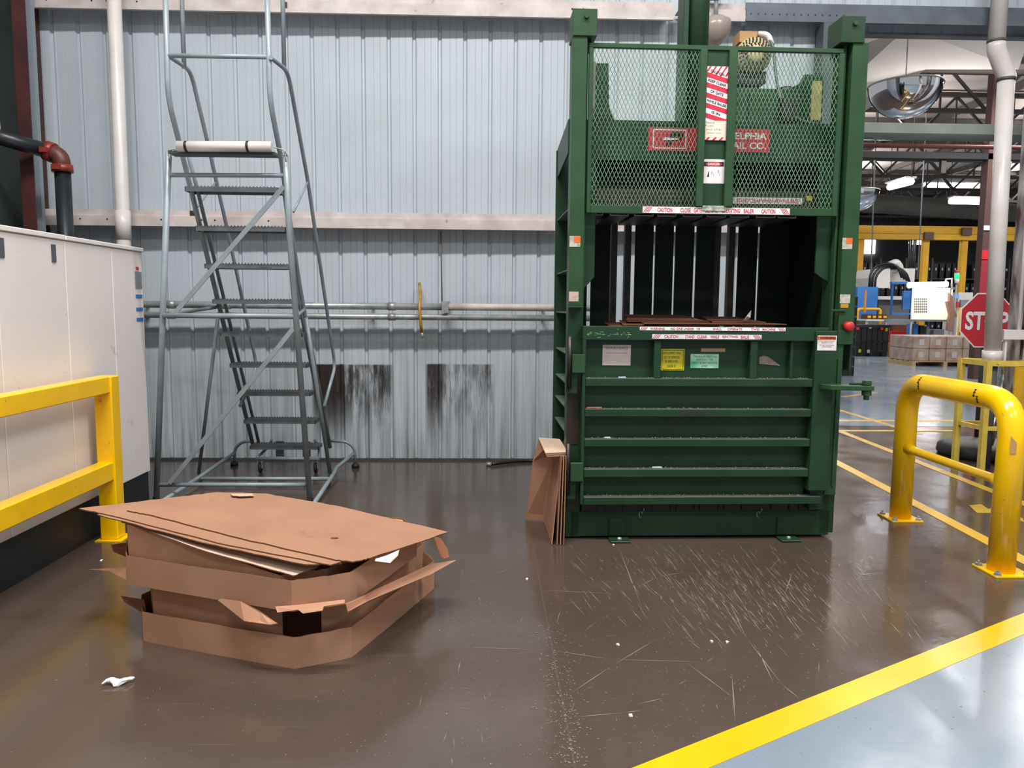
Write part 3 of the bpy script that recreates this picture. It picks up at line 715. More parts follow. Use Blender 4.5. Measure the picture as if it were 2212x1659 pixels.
def sign_strip(u0, u1, z0, z1, d, words_, parent, label, mats=None):
    b = MB(); b.box((u0, d, z0), (u1, d+.0015, z1), 0); hh = z1-z0
    for s in (0, 1):
        for i in range(4):
            x = (u0+.002+i*.010) if s == 0 else (u1-.002-i*.010)
            q = 1 if s == 0 else -1
            P = [(x, z0+.002), (x+q*.005, z0+.002), (x+q*(.005+hh*.6), z1-.002), (x+q*hh*.6, z1-.002)]
            P = clip_poly(P, u0+.001, u1-.001, z0, z1)
            if len(P) > 2:
                if s: P = P[::-1]
                b.prism([(a, d-.0002, z) for a, z in P], (0, -.0004, 0), 1)
    for t, f0, f1 in words_:
        put_text(b, t, u0+(u1-u0)*(f0+f1)/2, d-.0008, (z0+z1)/2, (u1-u0)*(f1-f0), hh*.70, 1, bold=.02)
    b_ = bp('warning_strip', b, mats or [white, mat('faded_red_print', '#b8344a', .5)], parent, 0, label); return b_
uL = B(1388, 455, -.064).x; uR = B(1706, 458, -.064).x
sign_strip(uL, uR, 2.070, 2.108, -.0645, [('CAUTION', .10, .20), ('CLOSE', .255, .325), ('GATE', .345, .40), ('BEFORE', .425, .51), ('OPERATING', .535, .66), ('BALER', .685, .755), ('CAUTION', .805, .90)], gate, 'red lettered caution strip on the gate bottom rail')
# door ---------------------------------------------------------------------
b = MB(); b.box((.085, -.03, .25), (1.54, -.015, 1.30)); door = bp('door', b, green, label='ribbed green lower door')
b = MB(); b.box((.077, -.10, 1.29), (1.626, -.015, 1.375)); bp('door_top_rail', b, green, door)
b = MB(); b.box((.077, -.10, .25), (.098, -.03, 1.29)); bp('door_side_rail', b, green, door)
for z0, z1, x1 in ((1.003, 1.052, 1.535), (.812, .860, 1.535), (.622, .670, 1.535), (.427, .478, 1.535), (.250, .300, 1.625)):
    b = MB(); b.box((.098, -.105, z0), (x1, -.098, z1)); b.box((.098, -.098, z1-.008), (x1, -.03, z1), 1); b.box((.098, -.098, z0), (x1, -.03, z0+.006)); 
    bp('door_rib', b, [green, mat('dusty_ledge', '#4a4a42', .8, c2='#373832', vscale=25)], door)
for (a, c) in ((.525, .567), (1.135, 1.18), (1.395, 1.415)):
    b = MB(); b.box((a, -.09 if c-a > .03 else -.075, 1.052), (c, -.03, 1.29)); bp('door_stiffener', b, green, door)
b = MB(); b.box((1.535, -.115, .339), (1.66, -.03, 1.355)); bp('latch_stile', b, green, door)
b = MB(); b.box((1.66, -.07, .30), (1.735, -.0, 1.355)); b.box((1.70, -.08, .36), (1.715, -.07, 1.18)); bp('lock_bar', b, green_lt)
b = MB(); b.box((1.57, -.06, .20), (1.66, -.0, .339)); bp('stile_foot', b, green)
# teeth under the door
b = MB()
for px in (1290, 1307, 1346, 1409, 1449, 1461, 1500, 1512, 1552, 1564, 1603, 1666, 1705, 1726):
    u = B(px, 1095, -.01).x; b.box((u, -.01, .185), (u+.006, .0, .235))
b.box((.10, .0, .18), (1.62, .01, .25)); bp('floor_comb', b, blackd, bevel=0)  # black strip behind the teeth paints in the dark gap
# hinges
for z0, z1, pz0, pz1 in ((1.085, 1.20, .985, 1.31), (.40, .52, .31, .64)):
    b = MB(); b.box((.012, -.108, z0), (.092, -.09, z1)); hg = bp('hinge', b, green_lt)
    b = MB(); b.tube([(-.003, -.085, pz0), (-.003, -.085, pz1)], .015, 10); b.build('hinge_pin', mat('greasy_pin', '#3a322c', .4, .6, var=.3), hg)
    b = MB(); b.box((-.02, -.07, pz0-.03), (.05, -.001, pz0+.08)); b.build('hinge_bracket', green, hg)
# latch arm with bolt
b = MB(); p = [B(1776, 834, -.14), B(1800, 829, -.2)]
b.prism([(1.57, -.15, .995), (1.60, -.21, .995), (1.78, -.24, .995), (1.86, -.24, .995), (1.875, -.19, .995), (1.80, -.15, .995), (1.66, -.11, .995), (1.57, -.115, .995)], (0, 0, .03)); la_ = bp('latch_arm', b, green_lt)
b = MB(); b.lathe((1.83, -.205, .935), [(0, 0), (.017, 0), (.017, .025), (.03, .028), (.03, .06), (.016, .06), (.016, .095), (.028, .095), (.028, .12), (0, .12)], 8); b.build('latch_bolt', green_lt, la_)
b = MB(); b.tube([(1.74, -.16, 1.03), (1.79, -.18, 1.035), (1.86, -.2, 1.03)], .009, 6); b.build('latch_link', green_lt, la_)
# red push button + small fittings on the right
b = MB(); b.lathe((1.75, -.12, 1.385), [(0, 0), (.022, 0), (.03, .01), (.03, .04), (.018, .042), (.018, .04)], 14, 'y'); bp('stop_button', b, red_p, bevel=0, label='red mushroom push button')
b = MB(); b.box((1.70, -.08, 1.36), (1.73, -.0, 1.40)); bp('button_box', b, green)
# door decals
def decal(px0, py0, px1, py1, d, m, name, lines=(), tm=None, parent=door, label=None, border=False):
    p0, p1 = B(px0, py1, d), B(px1, py0, d); b = MB(); b.box((p0.x, d, p0.z), (p1.x, d+.002, p1.z), 0); w = p1.x-p0.x; hh = p1.z-p0.z
    if border:
        t = .003
        for q in ((p0.x+.006, p0.x+.006+t, p0.z+.006, p1.z-.006), (p1.x-.006-t, p1.x-.006, p0.z+.006, p1.z-.006), (p0.x+.006, p1.x-.006, p1.z-.006-t, p1.z-.006), (p0.x+.006, p1.x-.006, p0.z+.006, p0.z+.006+t)): b.box((q[0], d-.0003, q[2]), (q[1], d, q[3]), 1)
    for (t, fx, fz, fw, fh) in lines: put_text(b, t, p0.x+w*fx, d-.0008, p0.z+hh*fz, w*fw, hh*fh, 1, bold=.0)
    return bp(name, b, [m, tm or blackd], parent, 0, label)
decal(1301, 745, 1363, 789, -.033, mat('faded_white_label', '#cfc1bd', .6, c2='#bfb0ac', vscale=9), 'faded_label', [('WARNING', .5, .84, .8, .13), ('- - - - - - - - - - - -', .5, .60, .7, .05)], mat('faded_brown_print', '#7c6a66', .6), label='bleached white warning label')
decal(1427, 754, 1479, 800, -.033, yel_d, 'age_label', [('THIS EQUIPMENT SHALL', .46, .80, .80, .11), ('NOT BE OPERATED', .46, .61, .68, .11), ('BY EMPLOYEES', .46, .42, .55, .11), ('UNDER 18', .46, .20, .34, .11)], label='yellow operator age label', border=True)
decal(1491, 765, 1553, 795, -.033, grn_d, 'standard_label', [('THIS BALER MEETS ALL', .52, .82, .86, .13), ('ANSI Z245.5 1990', .5, .60, .6, .13), ('SAFETY & PERFORMANCE', .5, .38, .9, .13), ('STDS', .5, .15, .2, .13)], green_b, label='pale green and white safety standard label')
decal(1514, 752, 1567, 760, -.033, mat('brown_tape', '#9a7f62', .7), 'tape_scrap')
decal(1765, 725, 1808, 757, -.118, white, 'warning_label', [('WARNING', .55, .84, .8, .16), ('DO NOT OPERATE WITHOUT', .5, .62, .8, .07), ('GUARDS IN PLACE', .5, .52, .6, .07), ('DO NOT ENTER BALER', .5, .36, .75, .07), ('WHILE RUNNING', .5, .25, .5, .07)], mat('brown_print', '#5a4440', .6), label='white warning label with orange heading on the latch stile')
p0, p1 = B(1767, 734, -.1195), B(1806, 726.5, -.1195); b = MB(); b.box((p0.x, -.1188, p0.z), (p1.x, -.1182, p1.z), 0); put_text(b, '! WARNING', (p0.x+p1.x)/2, -.1192, (p0.z+p1.z)/2, .11, .015, 1); bp('label_heading', b, [orange, mat('dark_brown_print', '#4b1a10', .5)], door, 0)
b = MB(); q = [B(*t, -.033) for t in ((1640, 786), (1640, 772), (1649, 768), (1660, 771), (1686, 790))]; b.prism([(v.x, -.033, v.z) for v in q][::-1], (0, .002, 0)); bp('torn_label', b, mat('torn_label_paper', '#948472', .8, c2='#7d7364', vscale=30), door, 0, 'torn scrap of brown label')
q0, q1 = B(1382, 711, -.103).x, B(1697, 713, -.103).x
sign_strip(q0, q1, 1.352, 1.3735, -.1025, [('WARNING', .07, .17), ('NO ONE UNDER', .21, .37), ('18', .39, .41), ('SHALL', .50, .56), ('OPERATE', .60, .70), ('THIS', .76, .82), ('MACHINE', .84, .93)], door, 'upper worn red lettered strip on the door rim', [white_cl, mat('faded_red_print', '#b8344a', .5)])
q0, q1 = B(1409, 727, -.103).x, B(1645, 729, -.103).x
sign_strip(q0, q1, 1.300, 1.328, -.1025, [('CAUTION', .11, .235), ('STAND', .30, .385), ('CLEAR', .41, .50), ('WHILE', .53, .61), ('EJECTING', .64, .78), ('BALE', .81, .885)], door, 'lower red lettered strip on the door rim')
# stickers on uprights
def sticker(px0, py0, px1, py1, d, m, name='sticker', lab=None): decal(px0, py0, px1, py1, d, m, name, parent=BAL, label=lab)
torn = mat('scraped_sticker', '#c5bdb2', .7, c2='#8f9482', vscale=40); pink = mat('pink_scraped_sticker', '#c9aaa0', .7, c2='#a8948a', vscale=40)
sticker(1230, 510, 1254, 533, -.0825, torn, lab='scraped white sticker on the left upright'); sticker(1240, 511, 1254, 524, -.0835, orange, 'orange_sticker')
sticker(1229, 630, 1250, 651, -.0825, pink, lab='pinkish scraped sticker on the left upright')
sticker(1819, 514, 1842, 538, -.0825, torn, lab='scraped white sticker on the right upright'); sticker(1828, 514, 1842, 526, -.0835, orange, 'orange_sticker')
sticker(1814, 636, 1837, 655, -.0825, torn, lab='scraped pale sticker on the right upright'); sticker(1816, 656, 1833, 665, -.0825, mat('amber_sticker', '#b8892a', .6), 'amber_sticker')
# tie wire ends on the base beam
wm = mat('shiny_wire', '#b9b9b4', .3, .8)
for (px, py) in ((1384, 1110), (1638, 1110)):
    c = B(px, py, -.008); b = MB(); b.tube([c+Vector((.008*cos(t)*1.3, -.004*sin(t*2), .02*sin(t)-.005)) for t in [k*.45 for k in range(13)]], .0022, 5)
    b.tube([c+Vector((.01, 0, .01)), c+Vector((.016, -.02, .03)), c+Vector((.012, .0, .055))], .0022, 5); bp('tie_wire', b, wm, bevel=0)
# pale scuffs on the rim
b = MB(); rr = random.Random(5)
for i in range(26):
    u = .10+rr.random()*.27; z = 1.325+rr.gauss(0, .012); b.box((u, -.1006, z), (u+rr.uniform(.005, .03), -.0999, z+rr.uniform(.001, .004)))
b.build('paint_scuffs', mat('pale_green_scuff', '#7fa089', .6), door, kind='stuff')
# debris on ledges
b = MB()
for zt_ in (1.0522, .8602, .6702, .4782, .3002):
    for i in range(60):
        u = rr.uniform(.1, 1.52); w = rr.uniform(.002, .008); y0 = rr.uniform(-.09, -.04); b.box((u, y0, zt_), (u+w, y0+.006, zt_+rr.uniform(.001, .005)))
b.build('ledge_crumbs', mat('grey_crumbs', '#8d8a82', .8), door, kind='stuff')
def scrap(u, z, w, m, lab): 
    P = BM @ Vector((u, -.065, z)); b = MB(); b.hull8([Vector(q)+P for q in ((0, -.012, 0), (w, -.015, 0), (w, .012, 0), (0, .01, 0), (.003, -.01, .006), (w-.004, -.013, .005), (w-.003, .01, .007), (.002, .008, .006))])
    tag(b.build('paper_scrap', m, None, P), lab, 'scrap')
foil = mat('grey_foil_scrap', '#9fb0b8', .4)
scrap(B(1335, 811, -.06).x, 1.0535, .05, foil, 'pale scrap on the topmost door rib, below the bleached label')
scrap(B(1305, 942, -.06).x, .6715, .04, foil, 'pale blue scrap on the third door rib from the top')
scrap(B(1408, 1007, -.06).x, .4795, .065, foil, 'pale blue scrap on the fourth door rib from the top')
scrap(B(1266, 879, -.06).x, .8615, .10, mat('orange_brown_scrap', '#8a5236', .8), 'orange brown ribbed cardboard scrap on the second door rib')

# cardboard inside the chamber
card_in = []
def sheet_mb(P, t, sub=5, jit=.006, seed=0, mi=0, me=1):
    """closed sheet with roughened outline; P = corner points (top face)"""
    r_ = random.Random(seed); P = [Vector(p) for p in P]; out = []
    nn = (P[1]-P[0]).cross(P[2]-P[1]).normalized()
    if nn.z < 0: nn = -nn
    for i in range(len(P)):
        a, b_ = P[i], P[(i+1) % len(P)]; out.append(a)
        for k in range(1, sub):
            e = (b_-a).cross(nn).normalized(); out.append(a.lerp(b_, k/sub)+e*r_.uniform(-jit, jit))
    m_ = MB(); n_ = len(out); v = out+[p-nn*t for p in out]
    area_ = sum(out[i].x*out[(i+1) % n_].y-out[(i+1) % n_].x*out[i].y for i in range(n_))
    top, bot = list(range(n_)), list(range(n_, 2*n_))[::-1]
    if area_ < 0: top, bot = top[::-1], bot[::-1]
    m_.add(v, [top, bot], mi); m_.add(v, [(i, i+n_, (i+1) % n_+n_, (i+1) % n_) if area_ > 0 else (i, (i+1) % n_, (i+1) % n_+n_, i+n_) for i in range(n_)], me)
    return m_
def bw(u, d_, z): return BM @ Vector((u, d_, z))
b = MB(); zz = .2
while zz < 1.33:
    o_ = rr.uniform(-.015, .015); b.box((.12+abs(o_), .14, zz), (1.62+o_-.02, .72, zz+.034)); zz += .035
o = b.build('cardboard_bale', card_dk, None); o.parent = None
o.matrix_world = BM; tag(o, 'pressed pile of brown cardboard filling the baler chamber', 'cardboard')
for i, (u0, u1, y0, y1, z, zb_) in enumerate(((.30, 1.30, .12, .60, 1.345, 1.345), (.62, 1.66, .10, .55, 1.358, 1.350), (.28, 1.02, .16, .66, 1.372, 1.385), (.37, 1.38, .14, .60, 1.380, 1.40), (.50, 1.45, .12, .50, 1.392, 1.395), (.42, .98, .25, .68, 1.402, 1.44), (.98, 1.35, .22, .66, 1.402, 1.43))):
    m_ = sheet_mb([bw(u0, y0, z), bw(u1, y0+.02, z), bw(u1-.08, y1, zb_), bw(u0+.06, y1, zb_)], .006, 6, .012, i)
    tag(m_.build('cardboard_sheet', [card_dk, card_e], None, bw(u0, y0, z)), ['lowest flattened brown sheet in the baler mouth, left side', 'brown sheet reaching farthest right in the baler mouth', 'brown sheet with raised far edge at the left of the baler mouth', 'long brown sheet across the middle of the baler mouth', 'narrow brown sheet lying near the front of the pile in the baler', 'topmost brown sheet on the left of the pile in the baler', 'topmost brown sheet on the right of the pile in the baler'][i], 'cardboard', 'cardboard sheets in the baler')
P = bw(B(1606, 695, .2).x, .2, 1.43); b = MB(); b.add([P+Vector(v) for v in ((0, 0, -.02), (.03, .01, -.018), (.045, 0, .0), (.052, .01, .05), (.03, .015, .02), (.01, -.005, .0), (.02, -.01, .01))], [(0, 1, 6), (1, 2, 6), (2, 3, 4), (2, 4, 6), (4, 5, 6), (5, 0, 6), (1, 4, 2), (0, 5, 1), (1, 5, 4)])
tag(b.build('plastic_scrap', mat('cloudy_film', '#a89f99', .3), None, P), 'scrap of cloudy plastic film on the cardboard in the baler', 'scrap')

# ============================================================ wall fittings
b = MB(); a_, c_ = onY(952, 500, 7.22), onY(955, 655, 7.22); b.tube([(a_.x, 7.22, 2.18), (c_.x, 7.22, c_.z)], .006, 6)
tag(b.build('hanging_rod', mat('dark_rod', '#5b5450', .6), None, (a_.x, 7.22, 1.5)), 'thin dark vertical rod between the girt and the upper conduit', 'rod')
def conduit(z, r_, label, whitefrom=None):
    t = thing('wall_conduit', label, 'pipe', (-1.2, 7.08, z))
    b = MB(); xe = whitefrom if whitefrom else 1.0; b.tube([(-4.1, 7.08, z), (xe, 7.08, z)], r_, 12); b.build('pipe', galv, t, (-1.2, 7.08, z))
    if whitefrom:
        b = MB(); b.tube([(whitefrom, 7.08, z), (.60, 7.08, z)], r_+.001, 12); b.build('painted_pipe', white_g, t, (-1.2, 7.08, z), label='white painted length of conduit')
        b = MB(); b.tube([(.60, 7.08, z), (1.0, 7.08, z)], r_, 12); b.build('pipe', galv, t, (-1.2, 7.08, z))
        b = MB(); x = onY(962, 660, 7.08).x; b.box((x-.03, 7.035, z-.055), (x+.03, 7.27, z+.05)); b.build('clamp', galv, t, (-1.2, 7.08, z))
    for x in (-2.9, -2.4, -.9): b = MB(); b.tube([(x-.035, 7.08, z), (x+.035, 7.08, z)], r_+.006, 12); b.build('coupling', galv, t, (-1.2, 7.08, z))
    for x in (-3.2, -1.1, .5): b = MB(); b.box((x-.015, 7.08, z-.02), (x+.015, 7.295, z-.005)); b.build('bracket', galv, t, (-1.2, 7.08, z))
conduit(onY(800, 661.5, 7.08).z, .032, 'upper galvanised conduit along the back wall, white toward the baler', onY(966, 660, 7.08).x)
conduit(onY(800, 684, 7.08).z, .028, 'lower galvanised conduit along the back wall')
b = MB(); P = [onY(906, 612, 7.25), onY(908, 640, 7.1), onY(906, 665, 7.02), onY(908, 690, 7.02), onY(911, 718, 7.05)]; b.tube(fillet(P, .1), .014, 8)
t = thing('hanging_cable', 'yellow cable with a metal tip hanging over the wall conduits', 'cable', P[-1]); b.build('cable', mat('ochre_cable', '#b58c33', .5, var=.3, vscale=20), t, P[-1])
b = MB(); b.tube([P[-1], onY(914, 730, 7.06)], .012, 8); b.build('plug', galv, t, P[-1])
# black hose on floor by the wall
b = MB(); P = [onZ(*q, .018) for q in ((1062, 1003), (1090, 999), (1130, 995), (1160, 995), (1195, 1000))]; b.tube(fillet(P, .1), .016, 8)
t = thing('floor_hose', 'black hose end lying along the foot of the back wall', 'hose', P[0]); b.build('hose', black, t, P[0])
b = MB(); b.tube([P[0]-Vector((.05, -.005, 0)), P[0]], .02, 8); b.build('fitting', galv, t, P[0])
# round wall lamp behind the cylinder
c = onY(1545, 64, 7.05); t = thing('wall_lamp', 'round beige lamp with a conical base beside the ram cylinder', 'lamp', c)
b = MB(); b.lathe(c, [(0, .10), (.09, .10), (.135, .07), (.14, .0), (.12, -.06), (.075, -.11), (.03, -.14), (0, -.145)], 20); b.build('globe', mat('beige_glass', '#a2938c', .25, var=.1), t, c)
b = MB(); b.lathe(c, [(0, .40), (.10, .40), (.10, .30), (.09, .28), (0, .28)], 18); b.build('canopy', greym, t, c)
b = MB(); b.tube([c+Vector((0, 0, .08)), c+Vector((0, 0, .30))], .02, 8); b.tube([c+Vector((0, 0, .34)), Vector((c.x, WY-.05, c.z+.34))], .02, 8); b.build('stem', greym, t, c)

# ============================================================ left pipes
b = MB(); b.tube([(-3.222, 6.9, 0), (-3.222, 6.9, 1.2), (-3.2, 6.9, 7.4)], .058, 16); t = thing('downpipe', 'white vertical downpipe behind the left enclosure', 'pipe', (-3.22, 6.9, 0)); b.build('pipe', white_p, t, (-3.22, 6.9, 0))
b = MB(); zc = onY(267, 455, 6.9).z; b.tube([(-3.218, 6.9, zc-.25), (-3.218, 6.9, zc)], .064, 16); b.build('coupling', white_p, t, (-3.22, 6.9, 0))
e = Vector((-3.565, 6.6, 2.70))
t = thing('black_pipe', 'thick black pipe turning down at a red coupled elbow behind the enclosure', 'pipe', (e.x, e.y, 0))
og = (e.x, e.y, 0)
pa_ = onY(-60, 280, 6.3)
b = MB(); b.tube([pa_, e+Vector((-.08, 0, .03))], .062, 16); b.build('pipe', blackm, t, og); b = MB(); b.tube([e+Vector((.01, 0, -.09)), (e.x+.01, e.y, 0)], .062, 16); b.build('pipe', blackm, t, og)
b = MB(); b.tube(fillet([e+Vector((-.10, 0, .035)), e+Vector((0, 0, .0)), e+Vector((.01, 0, -.12))], .1), .068, 16); b.build('elbow', mat('dark_red_elbow', '#5b2c28', .45, var=.2), t, og)
for p0, p1 in ((e+Vector((-.115, 0, .04)), e+Vector((-.055, 0, .02))), (e+Vector((.008, 0, -.075)), e+Vector((.01, 0, -.135)))):
    b = MB(); b.tube([p0, p1], .082, 16); mid = (p0+p1)/2; b.box(mid+Vector((-.03, -.105, -.02)), mid+Vector((.03, -.07, .02))); b.build('coupling_clamp', redpipe, t, og)

# ============================================================ enclosure left
t = thing('equipment_enclosure', 'cream sheet metal equipment enclosure with a black base at the left', 'cabinet', (-2.9, 4.2, 0)); og = Vector((-2.9, 4.2, 0))
xs = -2.5
ends = [2.0, 3.98, 4.62, 5.18, 5.62]
for i in range(4):
    b = MB(); b.box((xs-.03, ends[i]+.003, .262), (xs, ends[i+1]-.003, 1.855)); b.build('side_panel', white_e, t, og, bevel=.004)
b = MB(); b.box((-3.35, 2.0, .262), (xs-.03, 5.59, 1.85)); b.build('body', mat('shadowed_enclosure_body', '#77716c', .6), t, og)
b = MB(); b.box((-3.35, 5.592, .262), (xs-.001, 5.62, 1.85)); b.build('end_panel', white_e, t, og)
b = MB(); b.box((-3.37, 1.98, 1.856), (xs+.012, 4.615, 1.885)); b.build('lid', white_e, t, og, bevel=.004); b = MB(); b.box((-3.37, 4.62, 1.856), (xs+.012, 5.63, 1.883)); b.build('lid', white_e, t, og, bevel=.004)
b = MB(); b.box((-3.33, 2.02, 0), (xs-.012, 5.61, .262)); b.build('base', skirt, t, og, label='black base skirt')
for px, py in ((3, 535), (116, 547)):
    p = onX(px, py, xs+.003); b = MB(); b.box((xs, p.y-.02, p.z-.05), (xs+.006, p.y+.02, p.z+.05)); b.build('slot', mat('dark_slot', '#4c5258', .5), t, og)
for j, (py, m_) in enumerate(((605, greym), (640, blue_p), (668, blue_p), (690, blue_p))):
    p = onX(301, py, xs+.003); b = MB(); b.box((xs, 5.50, p.z-(.06 if j == 0 else .012)), (xs+.004, 5.60, p.z+(.06 if j == 0 else .012))); b.build('label', m_, t, og)
b = MB(); p = onX(300, 580, xs); b.box((xs, 5.52, p.z-.01), (xs+.004, 5.56, p.z+.01)); b.build('red_label', red, t, og)
# yellow square-tube barrier
t = thing('barrier_rail', 'yellow square tube barrier in front of the cream enclosure', 'barrier', (-2.39, 4.8, 0)); og = Vector((-2.39, 4.8, 0))
for y in (4.76, 2.3): b = MB(); b.box((-2.445, y, .008), (-2.335, y+.105, 1.04)); b.build('post', yellow, t, og, bevel=.006); b = MB(); b.box((-2.465, y-.03, 0), (-2.30, y+.14, .008)); b.build('base_plate', yellow, t, og)
for z0, z1 in ((.938, 1.042), (.39, .505)): b = MB(); b.box((-2.435, 2.40, z0), (-2.345, 4.765, z1)); b.build('rail', yellow, t, og, bevel=.006)

# ============================================================ ladder
og = Vector((-1.8, 6.2, 0)); LAD = thing('rolling_ladder', 'grey tubular rolling warehouse ladder with nine open treads against the back wall', 'ladder', og)
XL, XR = -2.115, -1.43; TR = .0165
def st(k): return Vector((0, 6.88-.165*(k-1), .254*k))
def T(x, y, Y): return onY(x, y, Y)
def ltube(name, pts, r_=TR, f=.0, m_=ladder_m, parent=LAD): 
    b = MB(); b.tube(fillet(pts, f) if f else pts, r_, 10); return b.build(name, m_, parent, og)
# stiles: traced along their known depths
ltube('stile', [T(548, 968, 6.93), T(412, 407, 5.60), T(390, 318, 5.42), T(363, 212, 5.22), T(356, -60, 5.22)], .018, .12)
ltube('stile', [T(713, 966, 6.93), T(651, 640, 6.15), T(629, 500, 5.82), T(607, 339, 5.42), T(583, 217, 5.22), T(576, -60, 5.22)], .018, .12)
ltube('inner_stile', [T(562, 968, 6.98), T(426, 407, 5.66), T(404, 325, 5.50)], .014)
ltube('inner_stile', [T(705, 964, 6.98), T(643, 640, 6.2), T(612, 408, 5.66)], .012)
# handrails of the stair
ltube('handrail', [onX(365, 121, XL), onX(412, 153, XL-.02), onX(448, 305, XL-.02), onX(492, 500, XL-.02), onX(552, 777, XL-.02), onX(552, 800, XL-.02), onX(519, 877, XL-.0)], .015, .1)
ltube('handrail', [onX(585, 124, XR), onX(622, 154, XR+.02), onX(665, 390, XR+.02), onX(681, 500, XR+.02), onX(722, 778, XR+.02), onX(722, 799, XR+.02), onX(700, 879, XR)], .015, .1)
a_ = onX(398, 148, XL); ltube('guard_post', [a_, (a_.x, a_.y, 4.2)], .015)
a_ = onX(614, 150, XR); ltube('guard_post', [a_, (a_.x, a_.y, 4.2)], .015)
ltube('guard_bar', [T(363, 120, 5.22), T(584, 123, 5.22)], .015)
ltube('handrail_brace', [onX(465, 395, XL-.02), T(418, 458, 5.75)], .008); ltube('handrail_brace', [onX(665, 393, XR+.02), T(634, 458, 5.72)], .008)
# rear legs
ltube('rear_leg', [T(364, 330, 5.27), T(338, 1079, 5.77)], .021); ltube('rear_leg', [T(617, 335, 5.27), T(625, 500, 5.36), T(670, 1086, 5.70)], .021)
ltube('rear_bar', [T(363, 378, 5.30), T(617, 379, 5.30)], .015)
ltube('rear_bar', [T(352, 681, 5.47), T(638, 683, 5.46)], .018)
ltube('rear_bar', [T(341, 1047, 5.75), T(666, 1047, 5.70)], .016)
ltube('side_bar', [T(350, 684, 5.47), T(385, 676, 5.8), T(472, 663, 6.05)], .013); ltube('side_bar', [T(638, 685, 5.46), T(658, 668, 6.2)], .013)
def flat(name, p0, p1): b = MB(); b.bar(p0, p1, .035, .006, up=(0, 1, 0)); return b.build(name, ladder_m, LAD, og)
b = MB(); b.bar(T(613, 403, 5.30), T(378, 676, 5.47), .006, .034, up=(0, 0, 1)); b.build('cross_brace', ladder_m, LAD, og)
b = MB(); b.bar(T(634, 709, 5.47), T(366, 1044, 5.72), .006, .034, up=(0, 0, 1)); b.build('cross_brace', ladder_m, LAD, og)
# middle legs
ltube('middle_leg', [T(472, 676, 6.1), T(429, 1025, 6.72)], .015); ltube('middle_leg', [T(661, 687, 6.2), T(713, 1022, 6.68)], .017)
# base tubes and outriggers
bl = [T(338, 1079, 5.77), T(429, 1036, 6.4), T(504, 978, 7.0)]
ltube('base_tube', [onZ(340, 1090, .04), onZ(429, 1032, .05), T(504, 980, 6.98)], .017); ltube('base_tube', [onZ(674, 1094, .03), onZ(722, 1022, .05), onZ(727, 1010, .06), T(763, 981, 6.9)], .017, .05)
ltube('base_tube', [onZ(435, 1034, .05), onZ(711, 1034, .05)], .015)
for pts, ft in (([T(545, 953, 6.93), T(524, 954, 6.96), T(507, 968, 7.0), T(506, 1000, 7.03)], (-2.365, 7.04)), ([T(715, 952, 6.93), T(749, 954, 6.9), T(766, 968, 6.93), T(768, 1003, 6.95)], (-1.228, 6.955))):
    ltube('outrigger', pts, .014, .06); e_ = pts[-1]
    b = MB(); b.lathe((e_.x, e_.y, 0), [(0, .0), (.035, 0), (.035, .028), (.02, .04), (0, .04)], 12); b.build('rubber_foot', rubber, LAD, og)
# rear rubber tips
for p in (T(338, 1079, 5.77), T(670, 1086, 5.70)): b = MB(); b.lathe((p.x, p.y, 0), [(0, 0), (.026, 0), (.024, max(.03, p.z)), (0, max(.03, p.z))], 10); b.build('rubber_foot', rubber, LAD, og)
# caster carriage
b = MB(); cy0, cy1 = 6.72, 6.98; x0, x1 = T(556, 1000, 6.75).x, T(690, 1000, 6.75).x
b.tube([(x0, cy0, .13), (x1, cy0, .13)], .016, 8); b.tube([(x0+.04, cy1, .2), (x1-.04, cy1, .2)], .014, 8); b.tube([(x0, cy0, .13), (x0+.05, cy1, .2), (x0+.08, 6.93, .26)], .012, 8); b.tube([(x1, cy0, .13), (x1-.05, cy1, .2), (x1-.08, 6.93, .26)], .012, 8)
for x in ((x0+x1)/2-.14, (x0+x1)/2+.10): b.box((x, 6.86, .12), (x+.07, 6.875, .26))
b.build('caster_carriage', ladder_m, LAD, og)
for x in (x0+.03, x1-.03):
    b = MB(); b.lathe((x, 6.74, .045), [(0, -.014), (.03, -.014), (.045, -.009), (.045, .009), (.03, .014), (0, .014)], 16, 'x'); cs = b.build('caster', rubber, LAD, og)
    b = MB(); b.box((x-.022, 6.715, .04), (x-.017, 6.765, .125)); b.box((x+.017, 6.715, .04), (x+.022, 6.765, .125)); b.box((x-.022, 6.715, .12), (x+.022, 6.765, .127)); b.build('fork', ladder_m, cs, og)
